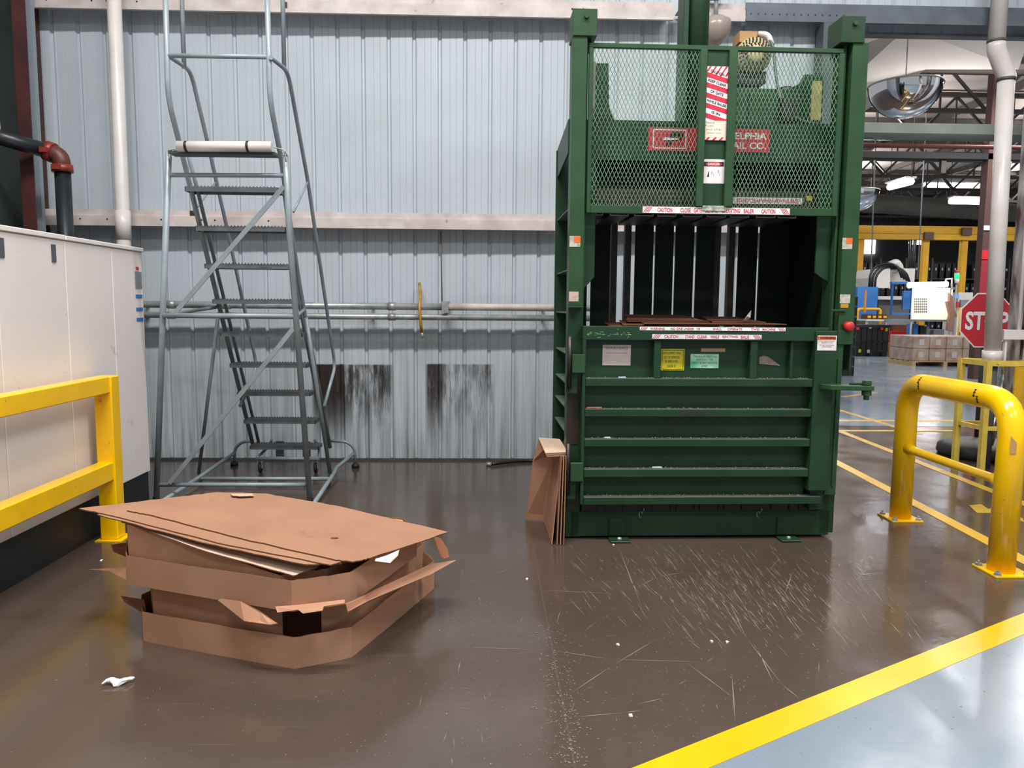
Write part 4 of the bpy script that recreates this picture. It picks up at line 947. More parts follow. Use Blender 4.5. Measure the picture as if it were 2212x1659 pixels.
# treads
steps = [(957, 548, 698, 6.85), (902, 536, 692, 6.72), (843, 522, 681, 6.59), (783, 507, 674, 6.46), (717, 488, 665, 6.33), (648, 471, 655, 6.18), (573, 455, 641, 6.02), (494, 436, 631, 5.85), (411, 415, 616, 5.68)]
trd = []
for k, (py, xa, xb, Y) in enumerate(steps):
    Y = 6.86-.148*k; a_, c_ = T(xa+3, py, Y), T(xb-2, py, Y); z = .254*(k+1)+.0; z = a_.z
    b = MB(); w = .16; y1 = Y; y0 = Y-w
    b.box((a_.x, y1-w, z), (c_.x, y1, z+.004)); b.box((a_.x, y1-w, z-.03), (c_.x, y1-w+.004, z)); b.box((a_.x, y1-.004, z-.03), (c_.x, y1, z)); b.box((a_.x, y1-w, z-.03), (a_.x+.004, y1, z)); b.box((c_.x-.004, y1-w, z-.03), (c_.x, y1, z))
    tr = b.build('tread', tread_m, LAD, og)
    b = MB(); nt_ = 26
    for i in range(nt_):
        x = a_.x+.01+(c_.x-a_.x-.02)*i/nt_; s = (c_.x-a_.x)/nt_*.62
        for yy in (y1-.006, y1-w+.003, y1-w*.5): b.add([(x, yy-.002, z+.004), (x+s, yy-.002, z+.004), (x+s*.5, yy, z+.014), (x, yy+.002, z+.004), (x+s, yy+.002, z+.004)], [(0, 1, 2), (1, 4, 2), (4, 3, 2), (3, 0, 2)])
    b.build('grip_teeth', tread_m, tr, og, kind='stuff')
# top platform
pA, pB = T(398, 333, 5.42), T(606, 334, 5.42)
b = MB(); b.box((pA.x-.02, 5.20, T(500, 333, 5.2).z), (pB.x+.02, 5.32, T(500, 333, 5.2).z+.02)); b.build('platform', mat('dark_platform', '#3a3f45', .5, var=.2), LAD, og)
# white roll strapped on the platform
q0, q1 = T(383, 316, 5.17), T(588, 317, 5.17)
t = thing('white_tube', 'white plastic tube strapped across the top of the ladder', 'tube', (q0+q1)/2); oo = (q0+q1)/2
b = MB(); b.tube([q0, q1], .034, 16); b.build('tube', white_p, t, oo)
for px in (403, 536): p = T(px, 316.5, 5.17); b = MB(); b.tube([p-Vector((.008, 0, 0)), p+Vector((.008, 0, 0))], .036, 16); b.build('strap', black, t, oo)
ropem = mat('pale_cord', '#a5a49e', .8)
for pts, lb in (([T(386, 322, 5.2), T(372, 322, 5.22), T(362, 330, 5.24), T(366, 345, 5.25), T(374, 325, 5.2)], 'left'), ([T(588, 318, 5.2), T(600, 320, 5.22), T(617, 325, 5.24), T(622, 338, 5.25), T(612, 322, 5.2), T(618, 350, 5.25)], 'right')):
    b = MB(); b.tube(fillet(pts, .03), .004, 6); tag(b.build('tie_cord', ropem, None, pts[0]), 'pale cord tying the %s end of the white tube to the ladder' % lb, 'cord')

# ============================================================ cardboard stack
def walls(name, P, z0, z1, t, label, flare=0., mats=(card_side, card_e), top=False, skip=(), lean=None, split=None, plate_m=None, trim={}):
    """open tray: one base sheet and a folded wall per side. z0/z1 lists per vertex"""
    c = sum((Vector((p[0], p[1], 0)) for p in P), Vector())/len(P); og_ = Vector((c.x, c.y, min(z0)))
    root = thing(name, label, 'cardboard', og_, group='cardboard trays in the stack'); n_ = len(P)
    lo = [Vector((p[0], p[1], z)) for p, z in zip(P, z0)]
    hi = [Vector((p[0], p[1], z))+(Vector((p[0], p[1], 0))-c).normalized()*flare for p, z in zip(P, z1)]
    b = MB(); zz_ = hi if top else lo
    ins = [v+(Vector((c.x, c.y, v.z))-v).normalized()*.006+Vector((0, 0, -.004 if top else .0)) for v in zz_]
    b.prism(ins, (0, 0, .004)); b.build('base_sheet', card, root, og_)
    for i in range(n_):
        if i in skip: continue
        j = (i+1) % n_; e_ = (lo[j]-lo[i]); nrm = Vector((e_.y, -e_.x, 0)).normalized()
        b = MB(); S = 8; r_ = random.Random(i*7+len(name)+int(z0[0]*100))
        o1, o2, i1, i2 = [], [], [], []
        for k_ in range(S+1):
            t0_, t1_ = trim.get(i, (0, 1)); f = t0_+(t1_-t0_)*k_/S; a = lo[i].lerp(lo[j], f); d_ = hi[i].lerp(hi[j], f); jz = r_.uniform(-.0025, .0025) if 0 < k_ < S else 0
            bow = nrm*.004*sin(pi*f)
            o1.append(a+bow); o2.append(d_+Vector((0, 0, jz))+bow); i1.append(a+bow-nrm*t); i2.append(d_+Vector((0, 0, jz))+bow-nrm*t)
        vs = o1+o2+i1+i2; q = S+1
        fo = [(k_, k_+1, q+k_+1, q+k_) for k_ in range(S)]; fi = [(2*q+k_+1, 2*q+k_, 3*q+k_, 3*q+k_+1) for k_ in range(S)]
        ft_ = [(q+k_, q+k_+1, 3*q+k_+1, 3*q+k_) for k_ in range(S)]; fb = [(k_+1, k_, 2*q+k_, 2*q+k_+1) for k_ in range(S)]
        b.add(vs, fo+fi, 0); b.add(vs, ft_+fb+[(0, q, 3*q, 2*q), (S, 2*q+S, 3*q+S, q+S)], 1)
        b.build('side_wall', list(mats), root, og_)
    return root
def octo(P1, ang, a, bq, cut):
    """octagon: starts at P1, long side a, then cut, long side bq, cut ..."""
    P = [Vector(P1)]; an = ang
    for L_ in (a, cut, bq, cut, a, cut, bq):
        P.append(P[-1]+Vector((cos(an), sin(an)))*L_); an += radians(45)
    return P
A = octo((-1.531, 3.306), radians(-20.2), .78, .85, .24)
walls('cardboard_tray', A, [.0]*8, [.135, .135, .135, .15, .15, .13, .13, .13], .005, 'lowest cardboard tray of the stack, standing on the floor')
Bp = octo((-1.50, 3.36), radians(-19), .74, .74, .23)
walls('cardboard_tray', Bp, [.012]*8, [.243]*8, .005, 'crumpled cardboard tray nested in the lowest one, second from the floor', flare=.01, trim={0: (0, .90), 1: (.42, 1)}, mats=(card_side, card_e))
Cp = octo((-1.60, 3.325), radians(-21.0), .86, .62, .24)
walls('cardboard_tray', Cp, [.255, .252, .248, .26, .27, .25, .24, .25], [.385, .382, .382, .40, .39, .36, .37, .38], .005, 'middle cardboard tray with tall smooth walls, third from the floor')
Dp = octo((-1.61, 3.37), radians(-21), .80, .50, .2)
walls('cardboard_tray', Dp, [.27]*8, [.515, .382, .382, .39, .38, .41, .46, .505], .005, 'topmost cardboard tray, mostly hidden under the flat sheets')
SA, SB, SC_ = .43, -.105, .0   # gently sloping plane of the flat sheets: z = SA + SB*(X+.56) + SC_*(Y-3.05)
def onS(x, y, dz=0.):
    r = ray(x, y); k = r.z-SB*r.x-SC_*r.y
    return O0+r*((SA+dz+SB*.56-SC_*3.05-CH)/k)
def csheet(pts, label, mats=(card, card_e), t=.005, seed=0, name='cardboard_sheet', sub=8, jit=.004):
    P = [onZ(x, y, z) if z > .1 else onS(x, y, z) for x, y, z in pts]; b = sheet_mb(P, t, sub, jit, seed)
    return tag(b.build(name, list(mats), None, P[0]), label, 'cardboard', 'flat sheets on the cardboard stack')
csheet([(262, 1126, -.022), (450, 1192, -.04), (634, 1243, -.062), (684, 1226, -.045), (716, 1190, -.03), (600, 1110, -.02), (420, 1085, -.02)], 'pale cardboard sheet with a drooping front tip under the flat sheets', (card_w, card_e), seed=21)
csheet([(210, 1111, -.0125), (440, 1172, -.0125), (660, 1219, -.0125), (735, 1217, -.0125), (900, 1160, -.0125), (620, 1085, -.0125), (450, 1085, -.0125)], 'kraft sheet showing as a dark edge beneath the wide sheet', (card, card_e), seed=22)
csheet([(171, 1098, -.0065), (236, 1112, -.0065), (470, 1172, -.0065), (714, 1220, -.0065), (760, 1205, -.0065), (870, 1130, -.0065), (700, 1095, -.0065), (578, 1066, -.0065), (469, 1063, -.0065), (405, 1071, -.0065)], 'wide kraft sheet with a long pointed tip overhanging at the left', seed=23)
csheet([(274, 1102, 0), (330, 1113, 0), (520, 1162, 0), (722, 1208, 0), (762, 1213, 0), (800, 1205, 0), (968, 1149, 0), (740, 1095, 0), (668, 1082, 0), (601, 1071, 0), (540, 1077, 0), (470, 1086, 0)], 'topmost large kraft sheet with a small dark hole', seed=24)
# hole mark and taped tab
c = onS(720, 1162, .0012); b = MB(); b.add([c+Vector((.022*cos(t)-.0, .013*sin(t)+.004*cos(t), 0)) for t in [k*pi/6 for k in range(12)]], [tuple(range(12))])
tag(b.build('hole_flap', mat('dark_reddish_board', '#6b3d30', .9), None, c), 'small reddish torn spot on the topmost sheet', 'mark')
csheet([(498, 1067, .006), (545, 1066, .006), (548, 1071, .006), (524, 1072, .006), (504, 1071, .006)], 'small pale torn tab at the far edge of the stack', (card_w, card_e), seed=25, sub=3, name='cardboard_tab')
csheet([(828, 1119, -.008), (870, 1123, -.008), (868, 1129, -.008), (830, 1127, -.008)], 'narrow orange tab at the far right edge of the stack', (mat('ochre_board', '#b98a4a', .8), card_e), seed=26, sub=3, name='cardboard_tab')
# crumpled torn flap at the front of the second tray
def flap(pts, label, m_=card_side, t=.005):
    P = [Vector(p) for p in pts]; nn = (P[1]-P[0]).cross(P[2]-P[0]).normalized()*t; c = sum(P, Vector())/len(P); b = MB(); b.prism(P, nn)
    return tag(b.build('torn_flap', m_, None, P[0]), label, 'cardboard', 'torn flaps sticking out of the stack')
def FY(x, y, Y): return onY(x, y, Y)
flap([FY(465, 1293, 3.16), FY(528, 1343, 3.03), FY(583, 1351, 3.0), FY(600, 1348, 3.02), FY(560, 1320, 3.05), FY(520, 1300, 3.08)], 'long torn flap hanging from the front left side of the stack')
flap([FY(596, 1311, 3.0), FY(600, 1324, 2.98), FY(645, 1318, 2.97), FY(655, 1326, 2.96), FY(697, 1320, 2.98), FY(700, 1311, 3.0), FY(745, 1304, 3.02), FY(745, 1296, 3.05), FY(640, 1308, 3.04)], 'jagged torn rim above the dark gap at the front corner of the stack')
flap([FY(746, 1304, 3.04), FY(750, 1321, 3.04), FY(795, 1297, 3.1), FY(930, 1240, 3.5), FY(984, 1210, 3.72), FY(930, 1218, 3.65), FY(800, 1283, 3.2)], 'long cardboard flap flaring out at the right side of the stack')
flap([FY(190, 1230, 3.55), FY(235, 1233, 3.45), FY(272, 1252, 3.36), FY(272, 1226, 3.40), FY(240, 1226, 3.5)], 'pointed flap sticking out of the left side of the stack')
flap([FY(262, 1288, 3.42), FY(270, 1302, 3.4), FY(318, 1330, 3.36), FY(312, 1296, 3.38)], 'short dark curled flap low on the left side of the stack', card_dk)
flap([FY(240, 1178, 3.6), FY(246, 1192, 3.55), FY(290, 1210, 3.45), FY(290, 1172, 3.5)], 'short dark curled flap high on the left side of the stack', card_dk)
flap([FY(936, 1158, 3.72), FY(950, 1200, 3.70), FY(958, 1207, 3.70), FY(970, 1203, 3.72), FY(966, 1185, 3.74), FY(952, 1163, 3.74)], 'ragged loop of torn board at the right end of the stack', mat('orange_board', '#8f5a3c', .85))
b = MB(); P = [FY(810, 1212, 3.14), FY(843, 1216, 3.13), FY(860, 1200, 3.2), FY(862, 1192, 3.25), FY(835, 1204, 3.18)]; b.prism(P, (0, .01, .006)); tag(b.build('plastic_scrap', mat('white_film', '#c9c0bb', .4), None, P[0]), 'scrap of white plastic film under the right edge of the topmost sheet', 'scrap')

# leaning folded carton beside the baler
og = Vector((.36, 4.85, 0)); t = thing('folded_carton', 'folded cardboard carton leaning against the left side of the baler', 'cardboard', og)
def quadp(name, pts, m_=card, t_=.006, kind=None):
    P = [Vector(p) for p in pts]; nn = (P[1]-P[0]).cross(P[2]-P[0]).normalized()
    if nn.y > 0: nn = -nn
    b = MB(); b.prism(P, -nn*t_); return b.build(name, m_, t, og)
def Z0(x, y): return onZ(x, y, .004)
Pa, Pb, Pc = Z0(1134, 1122), Z0(1175, 1126), Z0(1191, 1176)
T1, T2, T3 = FY(1150, 999, 5.15), FY(1196, 985, 5.02), FY(1212, 979, 4.80)
quadp('back_flap', [Pa, Pb, T2, T1], card_side)
quadp('upper_flap', [T1, T2, FY(1180, 966, 4.95), FY(1164, 947, 5.10)], card_side)
quadp('middle_flap', [Pb, Pc, T3, T2], card)
for i in range(3):
    o_ = Vector((0.004*i, -.012*i, -.009*i)); quadp('top_flap', [FY(1163, 945, 5.10)+o_, FY(1209, 948, 5.08)+o_, FY(1227, 976, 4.75)+o_, FY(1178, 978, 4.77)+o_], card if i else card_w, .005)
for i, (xb_, xt_) in enumerate(((1203, 1212), (1210, 1217), (1217, 1222))):
    f0 = Z0(xb_, 1177); q0 = FY(xt_, 986, f0.y+.03); b0 = Vector((f0.x-.0, f0.y+.5, .004)); b1 = Vector((q0.x-.03, q0.y+.32, q0.z)); b = MB(); b.prism([f0, q0, b1, b0], (.005, 0, 0)); b.build('side_sheet', card_side if i % 2 else card, t, og)

# crumpled tissue
c = onZ(250, 1482, 0); b = MB(); r_ = random.Random(9); rings = []
for i in range(9):
    f = i/8; w_ = .018*sin(pi*min(.95, max(.06, f)))+.004; cc = c+Vector((-.052+.104*f, .01*sin(f*7)+f*.03, .012+.006*sin(f*9)))
    rings.append([cc+Vector((r_.uniform(-.004, .004), w_*cos(k*pi/4)*r_.uniform(.7, 1.2), max(-.012, w_*.75*sin(k*pi/4)*r_.uniform(.6, 1.2)))) for k in range(8)])
vs = [v for q in rings for v in q]; b.add(vs, [(i*8+k, i*8+(k+1) % 8, (i+1)*8+(k+1) % 8, (i+1)*8+k) for i in range(8) for k in range(8)]+[tuple(range(8))[::-1], tuple(range(64, 72))])
tag(b.build('crumpled_tissue', paper, None, c), 'crumpled white tissue lying on the floor in front of the cardboard stack', 'tissue')
rb = random.Random(17)
for i, (px, py) in enumerate(((1138, 1251), (1335, 1393), (1571, 1387), (1362, 1546), (1325, 1177), (1537, 1386), (219, 1211))):
    c = onZ(px, py, 0); b = MB(); s = .006; b.hull8([c+Vector((x*s*rb.uniform(.6, 1.2), y*s*rb.uniform(.6, 1.2), z*s*rb.uniform(.6, 1))) for x, y, z in ((-1, -1, 0), (1, -1, 0), (1, 1, 0), (-1, 1, 0), (-1, -1, 1), (1, -1, 1), (1, 1, 1), (-1, 1, 1))])
    tag(b.build('paper_crumb', white_cl, None, c), 'tiny white crumb on the brown floor, '+('left of the slab joint', 'right of the joint, middle of the slab', 'rightmost on the open slab', 'nearest the camera, right of the joint', 'by the left floor bracket of the baler', 'left one of a close pair', 'beside the yellow barrier post')[i], 'crumb', 'white crumbs on the floor')

# ============================================================ right foreground guard rail
og = Vector((2.95, 4.72, 0)); t = thing('guard_rail', 'bright yellow bent pipe guard rail bolted to the floor right of the baler', 'barrier', og)
Ya, Yb = 5.27, 4.17; pr = .072; zt = .985
b = MB(); b.tube(fillet([(2.95, Ya, .01), (2.95, Ya, zt), (2.95, Yb, zt), (2.94, Yb, .01)], .22, 8), pr, 24); b.build('bent_pipe', yellow, t, og)
b = MB(); b.tube([(2.95, Ya-.06, .52), (2.95, Ya-.12, .515), (2.95, Yb+.14, .515), (2.945, Yb+.09, .52), (2.945, Yb+.05, .52)], [.045, .028, .028, .045, .05], 14); b.build('middle_rail', yellow, t, og)
for yy in (Ya, Yb):
    b = MB(); b.box((2.84, yy-.11, 0), (3.06, yy+.11, .012)); pl_ = b.build('base_plate', yellow, t, og, bevel=.002)
    for dx in (-.085, .085):
        for dy in (-.085, .085):
            b = MB(); b.lathe((2.95+dx, yy+dy, .012), [(0, .028), (.007, .028), (.008, .014), (.018, .013), (.018, .002), (.024, .002), (.024, 0)], 8); b.build('anchor_bolt', galv, pl_, og)
chip = mat('chipped_bare_steel', '#35271e', .6)
def chipm(yc, ang, w, l, z=None):
    b = MB(); n_ = 7
    P = []
    for k in range(n_+1):
        a = ang+l*(k/n_-.5)/pr; ww = w*(.5+.5*sin(k*2.3+1))
        for s in (-1, 1): P.append((2.95+(pr+.0008)*cos(a), yc+s*ww/2, zt+(pr+.0008)*sin(a)))
    b.add(P, [(2*k, 2*k+2, 2*k+3, 2*k+1) for k in range(n_)]); b.build('paint_chip', chip, t, og)
chipm(5.03, radians(150), .03, .05); chipm(5.02, radians(185), .028, .04); chipm(4.43, radians(165), .03, .05); chipm(4.40, radians(195), .03, .045)
b = MB(); P = []
for k in range(4):
    a = radians(235+k*8)
    for s in (0, 1): P.append((2.94+(pr+.0008)*cos(a), Yb+(pr+.0008)*sin(a), .70+s*.10*(1-.12*k)))
b.add(P, [(2*k, 2*k+1, 2*k+3, 2*k+2) for k in range(3)]); b.build('tape_remnant', mat('brown_tape_scrap', '#b58a5c', .7), t, og)

# ============================================================ yellow pipe cage, downpipe, duct, sign
og = Vector((4.62, 6.95, 0)); t = thing('pipe_cage', 'pale yellow angle iron cage guarding the foot of the white downpipe', 'cage', og)
def post(x, y, z1=1.02): b = MB(); b.box((x-.025, y-.025, 0), (x+.025, y-.019, z1)); b.box((x-.025, y-.019, 0), (x-.019, y+.025, z1)); b.build('post', yellow_cream, t, og)
cz = 1.02; XA, YA, XB, YB = 4.60, 7.30, 4.62, 6.93
post(XA, YA); post(XB, YB); post(5.02, 6.9); post(5.02, 7.25)
for (p, q) in (((XA, YA), (XB, YB)), ((XB, YB), (5.02, 6.9)), ((XA, YA), (5.02, 7.25)), ((5.02, 6.9), (5.02, 7.25))):
    for z, hh in ((cz, .05), (.41, .04)):
        b = MB(); b.bar((p[0], p[1], z-.02), (q[0], q[1], z-.02), .03 if z > .5 else .02, hh); b.build('rail', yellow_cream, t, og)
p = onY(2193, 790, 6.75); b = MB(); b.box((p.x, 6.74, .02), (p.x+.6, 6.76, .98)); tag(b.build('safety_barrier', mat('dirty_yellow_panel', '#cfa21c', .4, c2='#b98c14', vscale=4, dirt='#5c4a1c', damt=0, dscale=5), None, (p.x, 6.75, .02)), 'solid yellow guard panel at the right edge of the frame', 'barrier')
og = Vector((4.70, 7.0, 0)); t = thing('downpipe', 'white plastic downpipe with an offset elbow right of the doorway', 'pipe', og)
xu, xl = 4.566, 4.70
def on2(px, py): return onY(px, py, 7.0)
b = MB(); e1 = on2(2154, 110); e2 = on2(2174, 165)
b.tube([(e1.x-.01, 7.0, 7.3), (e1.x-.01, 7.0, e1.z)], .070, 18); b.build('pipe', white_p, t, og)
b = MB(); b.tube(fillet([(e1.x-.01, 7.0, on2(2154, 92).z), (e1.x-.005, 7.0, e1.z), (e2.x+.0, 7.0, e2.z), (e2.x, 7.0, on2(2175, 172).z)], .1), .078, 18); b.build('offset_elbow', white_p, t, og)
for pz in (on2(2154, 90).z, on2(2174, 172).z):
    x = e1.x-.01 if pz > 3.75 else e2.x; b = MB(); b.tube([(x, 7.0, pz-.012), (x, 7.0, pz+.012)], .0795, 18); b.build('joint_ring', mat('dark_joint_cement', '#4a474a', .5), t, og)
b = MB(); b.tube([(e2.x, 7.0, on2(2174, 172).z), (4.695, 7.0, 1.1)], .070, 18); b.build('pipe', white_p, t, og)
b = MB(); b.tube([(4.695, 7.0, 1.02), (4.695, 7.0, 1.115)], .083, 18); b.build('coupling', white_p, t, og)
b = MB(); b.tube([(4.695, 7.0, 0), (4.695, 7.0, 1.03)], .055, 16); b.build('lower_pipe', mat('dark_grey_pipe', '#4a4e52', .5), t, og)
# flexible duct
P = [onY(2176, 742, 7.35), onY(2170, 800, 7.3), onY(2160, 850, 7.25), onY(2146, 920, 7.12), onY(2134, 960, 7.1)]; b = MB(); b.tube(fillet(P, .15), .045, 14); tag(b.build('flexible_duct', mat('ribbed_aluminium', '#9ea2a4', .3, .8, c2='#777b7e', vscale=25), None, P[-1]), 'silver flexible duct leaning inside the yellow cage', 'duct')
p = onY(2165, 733, 7.0); b = MB(); b.box((p.x, 6.98, p.z), (p.x+.5, 7.04, p.z+.09)); b.box((p.x+.03, 7.0, .98), (p.x+.05, 7.03, p.z)); tag(b.build('white_trunking', white_p, None, (p.x, 7, p.z)), 'white horizontal trunking right of the stop sign', 'trunking')
# stop sign
sc = onY(2131, 692, 7.9); og = Vector((sc.x, 7.9, 0)); t = thing('stop_sign', 'red octagonal stop sign on a black rubber base behind the white downpipe', 'sign', og)
yr = Vector((cos(-YAW), sin(-YAW), 0)) if False else Vector((1, 0, 0)); Rr = .285/cos(pi/8)
b = MB(); oc = [(sc.x+Rr*cos(pi/8+k*pi/4), 7.895, sc.z+Rr*sin(pi/8+k*pi/4)) for k in range(8)]; b.prism(oc, (0, .004, 0)); b.build('sign_plate', [white_cl], t, og)
b = MB(); oc = [(sc.x+Rr*.955*cos(pi/8+k*pi/4), 7.8945, sc.z+Rr*.955*sin(pi/8+k*pi/4)) for k in range(8)]; b.prism(oc, (0, -.001, 0)); b.build('sign_face', mat('sign_red', '#c02432', .4), t, og)
b = MB(); put_text(b, 'STOP', sc.x, 7.892, sc.z-.005, .46, .195, 0, bold=.03); b.build('sign_lettering', white_cl, t, og)
b = MB(); b.tube([(sc.x, 7.93, .06), (sc.x, 7.93, 1.6)], .022, 10); b.build('sign_post', mat('dark_post', '#3a3d40', .5), t, og)
b = MB(); b.lathe((sc.x-.12, 7.6, 0), [(0, 0), (.42, 0), (.44, .03), (.43, .10), (.36, .14), (.08, .15), (0, .15)], 24); b.build('rubber_base', rubber, t, og)

# ============================================================ mirror domes
def dome(c, r_, label, wire):
    t = thing('dome_mirror', label, 'mirror', c)
    b = MB(); prof_ = [(r_*cos(a), -r_*.93*sin(a)) for a in [k*pi/2/14 for k in range(15)]]
    b.lathe(c, prof_[:-1]+[(0.0005, -r_*.93)], 40); b.build('mirror_dome', chrome, t, c)
    b = MB(); b.lathe(c, [(r_*.90, .004), (r_*1.01, .004), (r_*1.01, -.014), (r_*.97, -.014)], 40); b.build('rim', mat('dull_rim', '#b8b2a4', .4, .5), t, c)
    b = MB(); b.lathe(c, [(.0005, .003), (r_*.95, .003), (r_*.95, .001)], 40); b.build('back_plate', white_p, t, c)
    b = MB(); b.tube([c, c+Vector((-.01, 0, wire*.5)), c+Vector((.0, 0, wire))], .006, 6); b.build('hanging_wire', galv, t, c)
dome(Vector((4.36, 8.2, 3.84)), .365, 'large chrome dome mirror hanging by a wire in the doorway', 3.62)
pd = onY(1848, 412, 15.5); dome(pd, .45, 'smaller distant dome mirror half hidden behind the baler', 7.5-pd.z)

# ============================================================ hall contents
def pbox(x0, y0, x1, y1, Y, dep, name=None, m_=None, parent=None, org=None):
    a, c = onY(x0, y1, Y), onY(x1, y0, Y); b = MB(); b.box((a.x, Y, a.z), (c.x, Y+dep, c.z)); return b, a, c
# overhead crane frame
CY_ = 28.0; a, c = onY(1790, 504, CY_), onY(2260, 487, CY_)
t = thing('crane_frame', 'yellow steel overhead crane frame spanning the hall', 'crane', (18, CY_, 0)); og = Vector((18, CY_, 0))
zb1 = onY(1900, 504, CY_).z; zt1 = onY(1900, 487, CY_).z; zb0 = onY(1900, 517, CY_).z
b = MB(); b.box((9, CY_, zb1), (31, CY_+.3, zt1)); b.build('upper_beam', yellow_far, t, og)
b = MB(); b.box((9, CY_-.1, zb0), (31, CY_+.2, zb1-.02)); b.build('lower_beam', yellow_far, t, og)
for px in (1859, 2000, 2083):
    x = onY(px, 560, CY_).x; b = MB(); b.box((x-.105, CY_, 0), (x+.105, CY_+.2, zb0)); b.build('post', yellow_far, t, og)
for px, py in ((2006, 510), (2088, 500)): p = onY(px, py, CY_-.15); b = MB(); b.box((p.x-.17, CY_-.2, p.z-.14), (p.x+.17, CY_-.1, p.z+.14)); b.build('end_bracket', mat('brown_bracket', '#5a4238', .6), t, og)
# injection machine
MY = 26.0
a = onY(1890, 620, MY); t = thing('moulding_machine', 'white moulding machine with black hoses under the crane frame', 'machine', (a.x, MY, 0)); og = Vector((a.x, MY, 0))
def mp(name, x0, y0, x1, y1, Y, dep, m_, root=None, o_=None): b, _, _ = pbox(x0, y0, x1, y1, Y, dep); return b.build(name, m_, root or t, o_ or og)
q = [onY(*v, MY) for v in ((1884, 622), (1884, 600), (1898, 580), (1923, 578), (1923, 622))]; b = MB(); b.prism(q, (0, 1.5, 0)); b.build('hopper_cover', mach, t, og)
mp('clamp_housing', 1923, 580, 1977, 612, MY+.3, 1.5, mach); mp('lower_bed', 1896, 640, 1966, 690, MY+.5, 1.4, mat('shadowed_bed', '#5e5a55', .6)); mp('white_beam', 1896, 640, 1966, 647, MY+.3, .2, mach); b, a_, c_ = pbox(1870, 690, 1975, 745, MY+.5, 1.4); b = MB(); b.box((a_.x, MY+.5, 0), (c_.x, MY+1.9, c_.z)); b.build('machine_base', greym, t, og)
P = [onY(*v, MY-.1) for v in ((1878, 620), (1880, 590), (1895, 572), (1925, 568), (1942, 580), (1948, 600))]; b = MB()
for k_ in range(4): b.tube(fillet([p+Vector((.12*k_, .05*k_, -.05*k_)) for p in P], .4), .04, 6)
b.build('hoses', black, t, og, kind='stuff')
P = [onY(*v, MY+.2) for v in ((1922, 572), (1936, 566), (1943, 575), (1944, 582))]; b = MB(); b.tube(fillet(P, .2), .12, 10); b.build('bent_duct', mach, t, og)
mp('blue_cabinet', 1849, 620, 1897, 692, MY-.3, .8, blue_p)
for x0, x1, y0, y1 in ((1927, 1931, 609, 680), (1971, 1975, 609, 680), (1927, 1975, 609, 613), (1927, 1975, 676, 680)): mp('blue_frame', x0, y0, x1, y1, MY-.8, .15, blue_p)
mp('blue_backing', 1950, 628, 1968, 668, MY-.2, .1, blue_p)
b, a, c = pbox(1868, 627, 1872, 675, MY-1.2, .1); b.v = b.v; tag(b.build('orange_post', mat('orange_post_paint', '#e08a1c', .5), None, (a.x, MY-1.2, a.z)), 'thin orange post in front of the blue cabinet', 'post')
# small yellow guard rail by the machine
a, c = onY(1851, 700, 24.9), onY(1902, 668, 24.9); b = MB(); b.tube(fillet([(a.x, 24.9, 0), (a.x, 24.9, c.z), (c.x, 24.9, c.z), (c.x, 24.9, 0)], .1), .05, 8)
tag(b.build('guard_rail', yellow_far, None, (a.x, 24.9, 0)), 'thin far yellow guard rail before the white machine', 'barrier')
a, c = onY(2066, 800, 22.5), onY(2084, 667, 22.5); b = MB(); b.tube([(a.x, 22.5, 0), (a.x, 22.5, c.z), (c.x+.3, 22.5, c.z)], .05, 8); tag(b.build('guard_rail', yellow_far, None, (a.x, 22.5, 0)), 'far yellow rail just left of the stop sign', 'barrier')
# work table with crates
a, c = onY(1868, 697, 24.2), onY(1917, 680, 24.2); zt_ = onY(1920, 690, 24.2).z
t = thing('work_table', 'steel work table behind the black container', 'table', ((a.x+c.x)/2, 24.4, 0)); og = Vector(((a.x+c.x)/2, 24.4, 0))
b = MB(); b.box((a.x, 24.1, zt_-.05), (c.x, 24.9, zt_)); b.build('table_top', mach, t, og)
for x in (a.x+.05, c.x-.05): b = MB(); b.box((x-.03, 24.15, 0), (x+.03, 24.2, zt_-.05)); b.build('leg', mach, t, og)
for i, px in enumerate((1874, 1885, 1897, 1908)):
    x = onY(px, 690, 24.3).x; b = MB(); b.box((x-.065, 24.2, zt_), (x+.065, 24.6, zt_+.16)); b.box((x-.05, 24.19, zt_+.05), (x+.05, 24.2, zt_+.11), 1)
    tag(b.build('parts_bin', [card_dk, mat('bin_tag', '#d4b23c', .5)], None, (x, 24.4, zt_)), 'small brown parts bin on the work table, '+('leftmost of four', 'second from the left', 'second from the right', 'rightmost of four')[i], 'bin', 'parts bins on the work table')
# black container, red bin
a, c = onY(1848, 765, 23.4), onY(1921, 702, 23.4); og = Vector(((a.x+c.x)/2, 23.9, 0)); t = thing('bulk_container', 'black plastic bulk container standing on the hall floor', 'container', og)
b = MB(); b.box((a.x, 23.4, .15), (c.x, 24.0, c.z-.02)); b.box((a.x-.02, 23.36, c.z-.08), (c.x+.02, 24.02, c.z)); b.build('body', black, t, og)
for i in range(3): x = a.x+(c.x-a.x)*(.02+.40*i); b = MB(); b.box((x, 23.4, 0), (x+.16, 24.0, .15)); b.build('foot', black, t, og)
b = MB()
for i in range(1, 6): x = a.x+(c.x-a.x)*i/6; b.box((x-.015, 23.375, .2), (x+.015, 23.4, c.z-.1))
b.box((a.x, 23.375, .45), (c.x, 23.4, .49)); b.build('ribs', black, t, og)
for px, py, m_ in ((1853, 709, red_p), (1905, 709, red_p), (1915, 712, yel_d), (1857, 758, yel_d), (1876, 759, foil), (1880, 706, foil)):
    p = onY(px, py, 23.37); b = MB(); b.box((p.x-.04, 23.362, p.z-.05), (p.x+.04, 23.372, p.z+.05)); b.build('tag', m_, t, og)
